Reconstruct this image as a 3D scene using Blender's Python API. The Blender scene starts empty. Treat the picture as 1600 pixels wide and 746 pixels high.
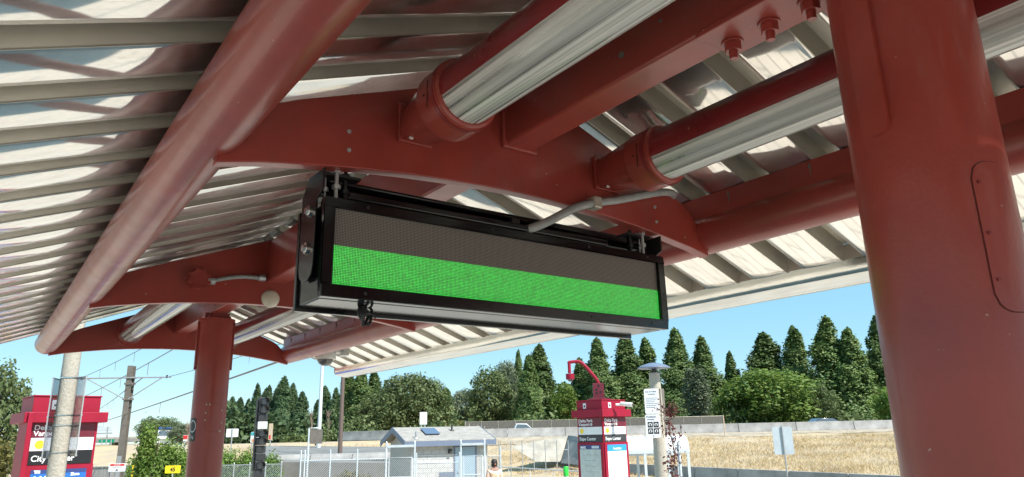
import bpy, bmesh, math, random
import numpy as np
from mathutils import Vector, Matrix

scene = bpy.context.scene
col = scene.collection
rnd = random.Random(7)
rad = math.radians

# ------------------------------------------------------------------ camera
# world axes: X across the canopy, Y along the canopy (away), Z up, platform at z = 0
F_PX, PITCH, ROLL, YAW = 1116.6, 0.267405, -0.02231, 0.636359
CAM = Vector((-1.4, 0.0, 1.6))
FWD = Vector((math.sin(YAW) * math.cos(PITCH), math.cos(YAW) * math.cos(PITCH), math.sin(PITCH)))
RT0 = Vector((math.cos(YAW), -math.sin(YAW), 0))
UP0 = RT0.cross(FWD)
RT = RT0 * math.cos(ROLL) + UP0 * math.sin(ROLL)
UP = -RT0 * math.sin(ROLL) + UP0 * math.cos(ROLL)
HEAD = Vector((math.sin(YAW), math.cos(YAW), 0))
cd = bpy.data.cameras.new('camera')
cam = bpy.data.objects.new('camera', cd)
col.objects.link(cam)
cam.matrix_world = Matrix(((RT.x, UP.x, -FWD.x, CAM.x), (RT.y, UP.y, -FWD.y, CAM.y), (RT.z, UP.z, -FWD.z, CAM.z), (0, 0, 0, 1)))
cd.sensor_fit = 'HORIZONTAL'
cd.sensor_width = 36.0
cd.lens = 36.0 * F_PX / 1600.0
cd.clip_start = 0.05
cd.clip_end = 4000
scene.camera = cam

# ------------------------------------------------------------------ sky, sun, exposure
SUN_EL = 52.0
SUN_H = Vector((0.30, -0.954, 0)).normalized()
w = bpy.data.worlds.new('World')
scene.world = w
w.use_nodes = True
nt = w.node_tree
sky = nt.nodes.new('ShaderNodeTexSky')
sky.sky_type = 'NISHITA'
sky.sun_disc = False
sky.sun_elevation = rad(SUN_EL)
sky.sun_rotation = math.atan2(SUN_H.x, SUN_H.y)
sky.air_density = 1.0
sky.dust_density = 0.0
sky.altitude = 300
sky.ozone_density = 1.0
bg = nt.nodes['Background']
bg.inputs['Strength'].default_value = 0.105
mixs = nt.nodes.new('ShaderNodeMix')
mixs.data_type = 'RGBA'
mixs.inputs['Factor'].default_value = 0.62
mixs.inputs['B'].default_value = (1.45, 3.75, 5.10, 1)
nt.links.new(sky.outputs[0], mixs.inputs['A'])
nt.links.new(mixs.outputs['Result'], bg.inputs['Color'])
sd = bpy.data.lights.new('sun', 'SUN')
sd.energy = 4.6
sd.angle = rad(0.53)
sd.color = (1.0, 0.94, 0.86)
so = bpy.data.objects.new('sun', sd)
col.objects.link(so)
sdir = Vector((SUN_H.x * math.cos(rad(SUN_EL)), SUN_H.y * math.cos(rad(SUN_EL)), math.sin(rad(SUN_EL))))
so.rotation_euler = sdir.to_track_quat('Z', 'Y').to_euler()
so.location = (0, -20, 30)
scene.view_settings.view_transform = 'Standard'
scene.view_settings.look = 'None'
scene.view_settings.exposure = 0.85
scene.view_settings.gamma = 1.0
scene.view_settings.use_curve_mapping = False
cy = scene.cycles
cy.max_bounces = 9
cy.diffuse_bounces = 5
cy.glossy_bounces = 5
cy.transmission_bounces = 6
cy.transparent_max_bounces = 16
cy.caustics_reflective = False
cy.caustics_refractive = False
cy.sample_clamp_indirect = 6.0
cy.use_denoising = True

# ------------------------------------------------------------------ helpers
def ray(px, py):
    return RT * ((px - 800) / F_PX) - UP * ((py - 373) / F_PX) + FWD

def at(px, py, v):
    """point seen in direction (px, py) at v metres straight ahead on the ground plan"""
    d = ray(px, py)
    return CAM + d * (v / d.dot(HEAD))

def at_z(px, py, z):
    d = ray(px, py)
    return CAM + d * ((z - CAM.z) / d.z)

def guv(u, v, z=0.0):
    return Vector((CAM.x, CAM.y, 0)) + RT0 * u + HEAD * v + Vector((0, 0, z))

def uv_of(p):
    q = Vector((p[0] - CAM.x, p[1] - CAM.y, 0))
    return q.dot(RT0), q.dot(HEAD)

class MB:
    def __init__(self):
        self.v = []; self.f = []; self.s = []
    def add(self, vs, fs, smooth=False):
        o = len(self.v)
        self.v += [tuple(p) for p in vs]
        for f in fs:
            self.f.append(tuple(i + o for i in f)); self.s.append(smooth)
        return self
    def box(self, x0, x1, y0, y1, z0, z1, M=None):
        vs = [Vector((x, y, z)) for z in (z0, z1) for y in (y0, y1) for x in (x0, x1)]
        if M is not None: vs = [M @ p for p in vs]
        return self.add(vs, [(0, 2, 3, 1), (4, 5, 7, 6), (0, 1, 5, 4), (2, 6, 7, 3), (0, 4, 6, 2), (1, 3, 7, 5)])
    def cyl(self, p0, p1, r0, r1=None, n=16, caps=True, smooth=True):
        r1 = r0 if r1 is None else r1
        p0, p1 = Vector(p0), Vector(p1)
        a = (p1 - p0).normalized()
        b = a.orthogonal().normalized() if abs(a.z) > .9 else a.cross(Vector((0, 0, 1))).normalized()
        c = a.cross(b)
        ring = lambda p, r: [p + (b * math.cos(2 * math.pi * k / n) + c * math.sin(2 * math.pi * k / n)) * r for k in range(n)]
        self.add(ring(p0, r0) + ring(p1, r1), [(k, (k + 1) % n, n + (k + 1) % n, n + k) for k in range(n)], smooth)
        if caps:
            self.add(ring(p0, r0), [tuple(range(n - 1, -1, -1))]); self.add(ring(p1, r1), [tuple(range(n))])
        return self
    def tube(self, pts, r, n=8, smooth=True):
        pts = [Vector(p) for p in pts]
        rs = r if isinstance(r, (list, tuple)) else [r] * len(pts)
        rings = []; b = None
        for i, p in enumerate(pts):
            t = (pts[min(i + 1, len(pts) - 1)] - pts[max(i - 1, 0)]).normalized()
            if b is None: b = t.orthogonal().normalized()
            b = (b - t * b.dot(t)).normalized(); c = t.cross(b)
            rings.append([p + (b * math.cos(2 * math.pi * k / n) + c * math.sin(2 * math.pi * k / n)) * rs[i] for k in range(n)])
        vs = [q for rg in rings for q in rg]
        fs = [(i * n + k, i * n + (k + 1) % n, (i + 1) * n + (k + 1) % n, (i + 1) * n + k) for i in range(len(pts) - 1) for k in range(n)]
        self.add(vs, fs, smooth)
        self.add(rings[0], [tuple(range(n - 1, -1, -1))]); self.add(rings[-1], [tuple(range(n))])
        return self
    def prism(self, poly, lo, hi, axis='y', M=None):
        """polygon in the two other axes (x,z for 'y'; y,z for 'x'; x,y for 'z') pushed from lo to hi"""
        def P(a, b, t):
            q = {'y': Vector((a, t, b)), 'x': Vector((t, a, b)), 'z': Vector((a, b, t))}[axis]
            return M @ q if M is not None else q
        n = len(poly)
        vs = [P(a, b, lo) for a, b in poly] + [P(a, b, hi) for a, b in poly]
        fs = [tuple(range(n)), tuple(range(2 * n - 1, n - 1, -1))] + [(k, n + k, n + (k + 1) % n, (k + 1) % n) for k in range(n)]
        return self.add(vs, fs)
    def lathe(self, prof, c=(0, 0, 0), n=20, smooth=True):
        c = Vector(c)
        vs = [c + Vector((r * math.cos(2 * math.pi * k / n), r * math.sin(2 * math.pi * k / n), z)) for r, z in prof for k in range(n)]
        fs = [(i * n + k, i * n + (k + 1) % n, (i + 1) * n + (k + 1) % n, (i + 1) * n + k) for i in range(len(prof) - 1) for k in range(n)]
        return self.add(vs, fs, smooth)
    def build(self, name, mat, parent=None, bevel=0.0, fix=True, loc=None, rotz=None):
        me = bpy.data.meshes.new(name)
        me.from_pydata(self.v, [], self.f)
        me.polygons.foreach_set('use_smooth', self.s)
        if fix:
            bm = bmesh.new(); bm.from_mesh(me)
            bmesh.ops.remove_doubles(bm, verts=bm.verts, dist=1e-5)
            bmesh.ops.recalc_face_normals(bm, faces=bm.faces)
            bm.to_mesh(me); bm.free()
        me.materials.append(mat)
        o = bpy.data.objects.new(name, me)
        col.objects.link(o)
        if parent is not None: o.parent = parent
        if loc is not None: o.location = loc
        if rotz is not None: o.rotation_euler.z = rotz
        if bevel:
            m = o.modifiers.new('bevel', 'BEVEL'); m.width = bevel; m.segments = 2; m.limit_method = 'ANGLE'; m.angle_limit = rad(50)
            for p in me.polygons: p.use_smooth = True
            m.harden_normals = True
        elif any(self.s):
            md = o.modifiers.new('edges', 'EDGE_SPLIT'); md.split_angle = rad(40)
        return o

def tag(o, label, cat, group=None, kind=None):
    o['label'] = label
    if cat: o['category'] = cat
    if group: o['group'] = group
    if kind: o['kind'] = kind
    return o

def thing(name, label, cat, loc=(0, 0, 0), rotz=0.0, group=None):
    o = bpy.data.objects.new(name, None)
    col.objects.link(o)
    o.empty_display_size = 0.2
    o.location = loc; o.rotation_euler = (0, 0, rotz)
    return tag(o, label, cat, group)

def struct(o, label=None):
    o['kind'] = 'structure'
    if label: o['label'] = label
    return o

def copy_part(o, parent, loc=None, rot=None, scale=None):
    c = o.copy(); col.objects.link(c); c.parent = parent
    if loc is not None: c.location = loc
    if rot is not None: c.rotation_euler = rot
    if scale is not None: c.scale = scale
    return c

FACE = -YAW          # turns local -Y towards the camera

def text(body, size, loc, mat, parent, rot=(math.pi / 2, 0, 0), align='LEFT', name='lettering', bold=0.0, sx=1.0):
    cu = bpy.data.curves.new(name, 'FONT')
    cu.body = body; cu.size = size; cu.align_x = align; cu.extrude = 0.001; cu.offset = bold
    cu.resolution_u = 3
    tmp = bpy.data.objects.new(name + '_curve', cu)
    me = bpy.data.meshes.new_from_object(tmp)
    bpy.data.objects.remove(tmp)
    me.materials.clear(); me.materials.append(mat)
    o = bpy.data.objects.new(name, me)
    col.objects.link(o)
    o.parent = parent; o.location = loc; o.rotation_euler = rot; o.scale = (sx, 1, 1)
    return o

# ------------------------------------------------------------------ materials
def mat(name, color, rough=0.5, metal=0.0, var=0.0, scale=8.0, bump=0.0, bscale=None, coat=0.0, spec=0.5, color2=None, detail=4, randomness=0.0, stretch=None):
    m = bpy.data.materials.new(name); m.use_nodes = True
    n = m.node_tree.nodes; l = m.node_tree.links
    b = n['Principled BSDF']
    b.inputs['Base Color'].default_value = (*color, 1)
    b.inputs['Roughness'].default_value = rough
    b.inputs['Metallic'].default_value = metal
    b.inputs['Specular IOR Level'].default_value = spec
    if coat:
        b.inputs['Coat Weight'].default_value = coat; b.inputs['Coat Roughness'].default_value = 0.12
    tc = n.new('ShaderNodeTexCoord')
    src = tc.outputs['Object']
    if stretch:
        mp = n.new('ShaderNodeMapping'); mp.inputs['Scale'].default_value = stretch
        l.new(src, mp.inputs[0]); src = mp.outputs[0]
    if var or color2:
        t = n.new('ShaderNodeTexNoise'); t.inputs['Scale'].default_value = scale; t.inputs['Detail'].default_value = detail
        t.inputs['Roughness'].default_value = 0.65
        l.new(src, t.inputs['Vector'])
        cr = n.new('ShaderNodeValToRGB')
        c2 = color2 if color2 else tuple(min(1, c * (1 + var)) for c in color)
        c1 = color if color2 else tuple(c * (1 - var) for c in color)
        cr.color_ramp.elements[0].position = 0.32; cr.color_ramp.elements[1].position = 0.68
        cr.color_ramp.elements[0].color = (*c1, 1); cr.color_ramp.elements[1].color = (*c2, 1)
        l.new(t.outputs['Fac'], cr.inputs[0])
        out = cr.outputs[0]
        if randomness:
            oi = n.new('ShaderNodeObjectInfo'); hs = n.new('ShaderNodeHueSaturation')
            mr = n.new('ShaderNodeMapRange'); mr.inputs['To Min'].default_value = 1 - randomness; mr.inputs['To Max'].default_value = 1 + randomness
            l.new(oi.outputs['Random'], mr.inputs['Value']); l.new(mr.outputs[0], hs.inputs['Value'])
            l.new(out, hs.inputs['Color']); out = hs.outputs[0]
        l.new(out, b.inputs['Base Color'])
    if bump:
        t2 = n.new('ShaderNodeTexNoise'); t2.inputs['Scale'].default_value = bscale or scale * 4; t2.inputs['Detail'].default_value = 5
        l.new(src, t2.inputs['Vector'])
        bp = n.new('ShaderNodeBump'); bp.inputs['Strength'].default_value = bump; bp.inputs['Distance'].default_value = 0.02
        l.new(t2.outputs['Fac'], bp.inputs['Height']); l.new(bp.outputs[0], b.inputs['Normal'])
    return m

def red_paint(name, color, rough=0.36):
    """satin enamel with faint orange peel, chalky fading, scuffs and a few chips"""
    m = mat(name, color, rough, var=0.17, scale=2.2, bump=0.04, bscale=120, spec=0.45, coat=0.22)
    n = m.node_tree.nodes; l = m.node_tree.links
    b = n['Principled BSDF']
    base = b.inputs['Base Color'].links[0].from_socket
    tc = n.new('ShaderNodeTexCoord')
    sp = n.new('ShaderNodeTexNoise'); sp.inputs['Scale'].default_value = 60; sp.inputs['Detail'].default_value = 3
    l.new(tc.outputs['Object'], sp.inputs['Vector'])
    cr = n.new('ShaderNodeValToRGB'); cr.color_ramp.elements[0].position = 0.735; cr.color_ramp.elements[1].position = 0.765
    l.new(sp.outputs['Fac'], cr.inputs[0])
    mx = n.new('ShaderNodeMix'); mx.data_type = 'RGBA'
    mx.inputs['B'].default_value = (0.42, 0.27, 0.23, 1)
    l.new(cr.outputs[0], mx.inputs['Factor']); l.new(base, mx.inputs['A'])
    l.new(mx.outputs['Result'], b.inputs['Base Color'])
    mp = n.new('ShaderNodeMapping'); mp.inputs['Scale'].default_value = (9, 2.2, 1.1)
    gn = n.new('ShaderNodeTexNoise'); gn.inputs['Scale'].default_value = 1.6; gn.inputs['Detail'].default_value = 7; gn.inputs['Roughness'].default_value = .7
    l.new(tc.outputs['Object'], mp.inputs[0]); l.new(mp.outputs[0], gn.inputs['Vector'])
    gr_ = n.new('ShaderNodeValToRGB'); gr_.color_ramp.elements[0].position = .50; gr_.color_ramp.elements[1].position = .78
    gr_.color_ramp.elements[1].color = (.55, .55, .55, 1)
    l.new(gn.outputs['Fac'], gr_.inputs[0])
    m2 = n.new('ShaderNodeMix'); m2.data_type = 'RGBA'
    m2.inputs['B'].default_value = (color[0] * .62 + .02, color[1] * .8 + .02, color[2] * .8 + .018, 1)
    l.new(gr_.outputs[0], m2.inputs['Factor']); l.new(mx.outputs['Result'], m2.inputs['A']); l.new(m2.outputs['Result'], b.inputs['Base Color'])
    rn = n.new('ShaderNodeTexNoise'); rn.inputs['Scale'].default_value = 9; rn.inputs['Detail'].default_value = 6
    l.new(tc.outputs['Object'], rn.inputs['Vector'])
    mr = n.new('ShaderNodeMapRange'); mr.inputs['To Min'].default_value = rough - .1; mr.inputs['To Max'].default_value = rough + .14
    l.new(rn.outputs['Fac'], mr.inputs['Value']); l.new(mr.outputs[0], b.inputs['Roughness'])
    return m

M = {}
M['red'] = red_paint('canopy_red', (0.298, 0.044, 0.032))
M['red_dark'] = red_paint('fixture_red', (0.21, 0.024, 0.026), 0.3)
M['crimson'] = mat('kiosk_crimson', (0.28, 0.007, 0.028), 0.5, var=0.10, scale=3, spec=0.3)
M['maroon'] = mat('kiosk_maroon', (0.13, 0.012, 0.025), 0.4)
M['deck'] = mat('deck_metal', (0.80, 0.76, 0.71), 0.10, metal=1.0, var=0.05, scale=3.0)
def deck_material():
    m = mat('deck_metal', (0.84, 0.82, 0.79), 0.42, metal=1.0, var=0.04, scale=3.0)
    n = m.node_tree.nodes; l = m.node_tree.links
    rough = n['Principled BSDF']
    b = n.new('ShaderNodeBsdfPrincipled')
    b.inputs['Metallic'].default_value = 1.0
    b.inputs['Roughness'].default_value = 0.055
    b.inputs['Base Color'].default_value = (0.84, 0.82, 0.80, 1)
    tc = n.new('ShaderNodeTexCoord')
    t = n.new('ShaderNodeTexNoise'); t.inputs['Scale'].default_value = 5.0; t.inputs['Detail'].default_value = 8; t.inputs['Roughness'].default_value = .7
    oi = n.new('ShaderNodeObjectInfo'); ad = n.new('ShaderNodeVectorMath'); ad.operation = 'ADD'
    l.new(tc.outputs['Object'], ad.inputs[0]); l.new(oi.outputs['Location'], ad.inputs[1]); l.new(ad.outputs[0], t.inputs['Vector'])
    mr = n.new('ShaderNodeMapRange'); mr.inputs['From Min'].default_value = .35; mr.inputs['From Max'].default_value = .7
    mr.inputs['To Min'].default_value = .26; mr.inputs['To Max'].default_value = .40
    l.new(t.outputs['Fac'], mr.inputs['Value'])
    mx = n.new('ShaderNodeMixShader')
    l.new(mr.outputs[0], mx.inputs[0]); l.new(b.outputs[0], mx.inputs[1]); l.new(rough.outputs[0], mx.inputs[2])
    l.new(mx.outputs[0], n['Material Output'].inputs['Surface'])
    return m
M['deck'] = deck_material()
M['deckwall'] = mat('deck_wall_metal', (0.56, 0.52, 0.455), 0.42, metal=0.70, var=0.08, scale=6.0, bump=0.02, bscale=30)
M['gutter'] = mat('gutter_metal', (0.74, 0.71, 0.66), 0.14, metal=0.95, var=0.12, scale=7, bump=0.16, bscale=5, stretch=(1, .35, 1))
M['black'] = mat('black_gloss', (0.006, 0.006, 0.007), 0.16, spec=0.5, bump=0.008, bscale=6)
M['blackmatte'] = mat('black_matte', (0.012, 0.012, 0.013), 0.45)
M['signbody'] = mat('sign_body_metal', (0.11, 0.11, 0.115), 0.10, metal=1.0, var=0.1, scale=4, bump=0.05, bscale=6)
M['chrome'] = mat('bolt_chrome', (0.7, 0.68, 0.65), 0.2, metal=1.0)
M['steel'] = mat('galvanised_steel', (0.48, 0.49, 0.50), 0.4, metal=0.6, var=0.12, scale=12)
M['conduit'] = mat('grey_conduit', (0.30, 0.30, 0.30), 0.45, var=0.15, scale=30)
M['clamp'] = mat('conduit_clamp', (0.42, 0.38, 0.31), 0.4, metal=0.3, var=0.15, scale=30)
M['whiteplastic'] = mat('white_plastic', (0.72, 0.71, 0.68), 0.4, var=0.05, scale=20)
M['cream'] = mat('cream_plastic', (0.62, 0.56, 0.46), 0.4, var=0.06, scale=25)
M['tubewhite'] = mat('fluorescent_tube', (0.92, 0.92, 0.90), 0.25)
M['reflector'] = mat('fixture_reflector', (0.93, 0.93, 0.91), 0.35)
M['socket'] = mat('lamp_socket', (0.25, 0.24, 0.22), 0.4)
M['whitepaint'] = mat('white_paint', (0.78, 0.79, 0.80), 0.4, var=0.05, scale=3)
M['palewhite'] = mat('pale_blue_white', (0.52, 0.58, 0.62), 0.5, var=0.08, scale=4)
M['darkgrey'] = mat('dark_grey', (0.035, 0.037, 0.04), 0.5)
M['signalblack'] = mat('signal_black', (0.022, 0.022, 0.024), 0.5, var=0.2, scale=8)
M['lens_dark'] = mat('signal_lens', (0.10, 0.10, 0.11), 0.12, spec=0.8)
M['yellow'] = mat('sign_yellow', (0.85, 0.62, 0.01), 0.4)
M['dotyellow'] = mat('dot_yellow', (0.90, 0.62, 0.03), 0.4)
M['green_plastic'] = mat('green_plastic', (0.03, 0.55, 0.05), 0.4)
M['blue'] = mat('poster_blue', (0.02, 0.13, 0.45), 0.35)
M['skyblue'] = mat('poster_sky_blue', (0.03, 0.28, 0.72), 0.35)
M['navy'] = mat('poster_navy', (0.03, 0.05, 0.18), 0.35)
M['mapgrey'] = mat('poster_map', (0.46, 0.52, 0.50), 0.25, var=0.12, scale=9)
M['redprint'] = mat('print_red', (0.62, 0.03, 0.03), 0.4)
M['teal'] = mat('print_teal', (0.02, 0.35, 0.42), 0.4)
M['orangeprint'] = mat('print_orange', (0.75, 0.25, 0.08), 0.4)
M['tan'] = mat('sign_tan', (0.60, 0.45, 0.32), 0.5)
M['hwgreen'] = mat('highway_green', (0.0, 0.24, 0.14), 0.45)
M['concrete'] = mat('concrete', (0.40, 0.375, 0.33), 0.85, var=0.22, scale=1.3, bump=0.25, bscale=18, detail=8)
M['barrier'] = mat('barrier_concrete', (0.29, 0.285, 0.275), 0.85, var=0.30, scale=0.9, bump=0.2, bscale=12, detail=8, randomness=0.12)
M['wingwall'] = mat('wall_concrete', (0.34, 0.315, 0.265), 0.85, var=0.35, scale=0.9, detail=8, stretch=(1, 1, .3))
M['aggregate'] = mat('exposed_aggregate', (0.33, 0.30, 0.24), 0.85, color2=(0.50, 0.47, 0.41), scale=38, bump=0.5, bscale=60, detail=8)
M['polesteel'] = mat('pole_steel', (0.16, 0.14, 0.12), 0.6, var=0.2, scale=4)
M['brownpole'] = mat('brown_pole', (0.14, 0.10, 0.085), 0.5)
M['whitepole'] = mat('white_pole', (0.60, 0.66, 0.70), 0.4)
M['block'] = mat('painted_block', (0.50, 0.51, 0.52), 0.7, var=0.06, scale=5, bump=0.2, bscale=40, randomness=0.05)
M['mortar'] = mat('mortar', (0.46, 0.46, 0.45), 0.9)
M['bluegrey'] = mat('blue_grey_trim', (0.14, 0.18, 0.26), 0.5, var=0.06, scale=3)
M['bldoor'] = mat('blue_door', (0.30, 0.42, 0.52), 0.45, var=0.05, scale=3)
M['shingle'] = mat('roof_shingle', (0.20, 0.195, 0.185), 0.9, color2=(0.38, 0.365, 0.34), scale=3.0, stretch=(1, 5, 5), bump=0.4, bscale=14)
M['solar'] = mat('solar_panel', (0.10, 0.14, 0.22), 0.15, spec=0.8)
M['asphalt'] = mat('asphalt', (0.06, 0.06, 0.062), 0.9, var=0.2, scale=2, bump=0.2, bscale=40)
M['ramp'] = mat('worn_road', (0.17, 0.17, 0.165), 0.9, var=0.2, scale=0.6, bump=0.2, bscale=20)
M['bark'] = mat('bark', (0.10, 0.075, 0.055), 0.9, var=0.25, scale=6, bump=0.6, bscale=12)
M['deadwood'] = mat('dead_wood', (0.22, 0.17, 0.13), 0.9, var=0.2, scale=6)
M['hair'] = mat('dark_hair', (0.02, 0.014, 0.012), 0.6)
M['skin'] = mat('skin', (0.30, 0.17, 0.12), 0.5)
M['vest'] = mat('pale_orange_top', (0.82, 0.78, 0.76), 0.8, color2=(0.90, 0.42, 0.16), scale=5)
M['trousers'] = mat('dark_trousers', (0.03, 0.035, 0.05), 0.8)
M['carblue'] = mat('car_dark_blue', (0.05, 0.07, 0.11), 0.25, coat=0.6)
M['carwhite'] = mat('car_white', (0.70, 0.72, 0.74), 0.25, coat=0.6)
M['truckblue'] = mat('truck_blue', (0.03, 0.10, 0.40), 0.3, coat=0.5)
M['glass'] = mat('vehicle_glass', (0.10, 0.14, 0.18), 0.06, spec=0.9)
M['rubber'] = mat('tyre_rubber', (0.015, 0.015, 0.015), 0.8)
M['mesh_fabric'] = mat('fence_fabric', (0.16, 0.145, 0.12), 0.9, var=0.25, scale=6)
M['greyslat'] = mat('grey_slat', (0.28, 0.28, 0.27), 0.8, var=0.2, scale=4, stretch=(1, 1, .15))
M['sticker'] = mat('sticker_black', (0.012, 0.012, 0.014), 0.3)
M['groove'] = mat('seam_line', (0.085, 0.016, 0.013), 0.7)
M['chip'] = mat('paint_chip', (0.42, 0.33, 0.26), 0.8)
M['primer_white'] = mat('weld_white', (0.60, 0.52, 0.48), 0.8)

def foliage(name, c1, c2, scale=0.5, trans=0.25, rough=0.6):
    m = mat(name, c1, rough, color2=c2, scale=scale, detail=6, randomness=0.18, spec=0.35)
    n = m.node_tree.nodes; l = m.node_tree.links
    b = n['Principled BSDF']
    tr = n.new('ShaderNodeBsdfTranslucent')
    src = b.inputs['Base Color'].links[0].from_socket
    l.new(src, tr.inputs['Color'])
    mx = n.new('ShaderNodeMixShader'); mx.inputs[0].default_value = trans
    l.new(b.outputs[0], mx.inputs[1]); l.new(tr.outputs[0], mx.inputs[2])
    l.new(mx.outputs[0], n['Material Output'].inputs['Surface'])
    return m

M['conifer'] = foliage('conifer_needles', (0.066, 0.135, 0.038), (0.19, 0.25, 0.08), 0.7)
M['conifer_far'] = foliage('far_conifer_needles', (0.050, 0.105, 0.048), (0.13, 0.19, 0.08), 0.7)
M['leaf'] = foliage('broad_leaf', (0.078, 0.125, 0.042), (0.185, 0.225, 0.09), 0.6, 0.3)
M['leaf_bright'] = foliage('bright_leaf', (0.10, 0.195, 0.028), (0.25, 0.34, 0.075), 0.8, 0.35)
M['leaf_grey'] = foliage('grey_leaf', (0.10, 0.14, 0.08), (0.20, 0.23, 0.14), 0.9, 0.3)
M['leaf_olive'] = foliage('olive_leaf', (0.11, 0.12, 0.03), (0.24, 0.20, 0.06), 0.9, 0.3)
M['leaf_wine'] = foliage('wine_leaf', (0.10, 0.025, 0.030), (0.17, 0.06, 0.05), 3.0, 0.3)
M['hedge'] = foliage('hedge_leaf', (0.08, 0.17, 0.025), (0.17, 0.28, 0.05), 1.2, 0.3)
M['drygrass'] = foliage('dry_grass', (0.44, 0.325, 0.17), (0.72, 0.58, 0.37), 0.3, 0.3, 0.9)
M['slope'] = mat('dry_slope_soil', (0.50, 0.385, 0.22), 0.95, color2=(0.33, 0.28, 0.22), scale=0.45, bump=0.5, bscale=3, detail=8)
M['verge'] = mat('stony_verge', (0.24, 0.21, 0.17), 0.95, color2=(0.46, 0.39, 0.29), scale=1.4, bump=0.6, bscale=6, detail=9)
M['ground'] = mat('gravelly_ground', (0.20, 0.18, 0.14), 0.95, color2=(0.28, 0.25, 0.19), scale=0.5, bump=0.3, bscale=6)

def paver_material():
    m = bpy.data.materials.new('platform_pavers'); m.use_nodes = True
    n = m.node_tree.nodes; l = m.node_tree.links; b = n['Principled BSDF']
    tc = n.new('ShaderNodeTexCoord')
    br = n.new('ShaderNodeTexBrick')
    br.inputs['Scale'].default_value = 1.0
    br.inputs['Brick Width'].default_value = 0.60; br.inputs['Row Height'].default_value = 0.30
    br.inputs['Mortar Size'].default_value = 0.012
    br.inputs['Color1'].default_value = (0.66, 0.595, 0.49, 1); br.inputs['Color2'].default_value = (0.56, 0.50, 0.415, 1)
    br.inputs['Mortar'].default_value = (0.16, 0.14, 0.12, 1)
    l.new(tc.outputs['Object'], br.inputs['Vector'])
    l.new(br.outputs['Color'], b.inputs['Base Color']); b.inputs['Roughness'].default_value = 0.85
    return m
M['pavers'] = paver_material()

def lens_material():
    """fluted clear acrylic: mostly see-through, with a milky part and sharp gloss"""
    m = bpy.data.materials.new('clear_fluted_acrylic'); m.use_nodes = True
    n = m.node_tree.nodes; l = m.node_tree.links
    n.remove(n['Principled BSDF'])
    tr = n.new('ShaderNodeBsdfTransparent'); tr.inputs[0].default_value = (0.94, 0.95, 0.94, 1)
    gl = n.new('ShaderNodeBsdfGlossy'); gl.inputs['Roughness'].default_value = 0.08
    tl = n.new('ShaderNodeBsdfTranslucent'); tl.inputs[0].default_value = (0.85, 0.86, 0.84, 1)
    df = n.new('ShaderNodeBsdfDiffuse'); df.inputs[0].default_value = (0.95, 0.92, 0.88, 1)
    a = n.new('ShaderNodeMixShader'); a.inputs[0].default_value = 0.85
    l.new(tl.outputs[0], a.inputs[1]); l.new(df.outputs[0], a.inputs[2])
    b = n.new('ShaderNodeMixShader')
    l.new(tr.outputs[0], b.inputs[1]); l.new(a.outputs[0], b.inputs[2])
    # moulded prisms run along the cover: streaks that follow the angle round the axis
    tc = n.new('ShaderNodeTexCoord'); sx = n.new('ShaderNodeSeparateXYZ'); l.new(tc.outputs['Object'], sx.inputs[0])
    at2 = n.new('ShaderNodeMath'); at2.operation = 'ARCTAN2'; l.new(sx.outputs['Z'], at2.inputs[0]); l.new(sx.outputs['X'], at2.inputs[1])
    cm = n.new('ShaderNodeCombineXYZ'); l.new(at2.outputs[0], cm.inputs[0])
    ny = n.new('ShaderNodeMath'); ny.operation = 'MULTIPLY'; ny.inputs[1].default_value = 0.06; l.new(sx.outputs['Y'], ny.inputs[0]); l.new(ny.outputs[0], cm.inputs[1])
    nz = n.new('ShaderNodeTexNoise'); nz.inputs['Scale'].default_value = 5.0; nz.inputs['Detail'].default_value = 3; nz.inputs['Roughness'].default_value = .6
    l.new(cm.outputs[0], nz.inputs['Vector'])
    mr = n.new('ShaderNodeMapRange'); mr.inputs['From Min'].default_value = .36; mr.inputs['From Max'].default_value = .62
    mr.inputs['To Min'].default_value = .20; mr.inputs['To Max'].default_value = .85
    l.new(nz.outputs['Fac'], mr.inputs['Value']); l.new(mr.outputs[0], b.inputs[0])
    fr = n.new('ShaderNodeFresnel'); fr.inputs[0].default_value = 1.45
    c = n.new('ShaderNodeMixShader')
    l.new(fr.outputs[0], c.inputs[0]); l.new(b.outputs[0], c.inputs[1]); l.new(gl.outputs[0], c.inputs[2])
    l.new(c.outputs[0], n['Material Output'].inputs['Surface'])
    return m
M['lens'] = lens_material()

def clear_panel():
    m = bpy.data.materials.new('clear_sign_cover'); m.use_nodes = True
    n = m.node_tree.nodes; l = m.node_tree.links
    n.remove(n['Principled BSDF'])
    tr = n.new('ShaderNodeBsdfTransparent'); tr.inputs[0].default_value = (0.75, 0.78, 0.82, 1)
    gl = n.new('ShaderNodeBsdfGlossy'); gl.inputs['Roughness'].default_value = 0.1
    c = n.new('ShaderNodeMixShader'); c.inputs[0].default_value = 0.3
    l.new(tr.outputs[0], c.inputs[1]); l.new(gl.outputs[0], c.inputs[2])
    l.new(c.outputs[0], n['Material Output'].inputs['Surface'])
    return m
M['clear'] = clear_panel()

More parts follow.
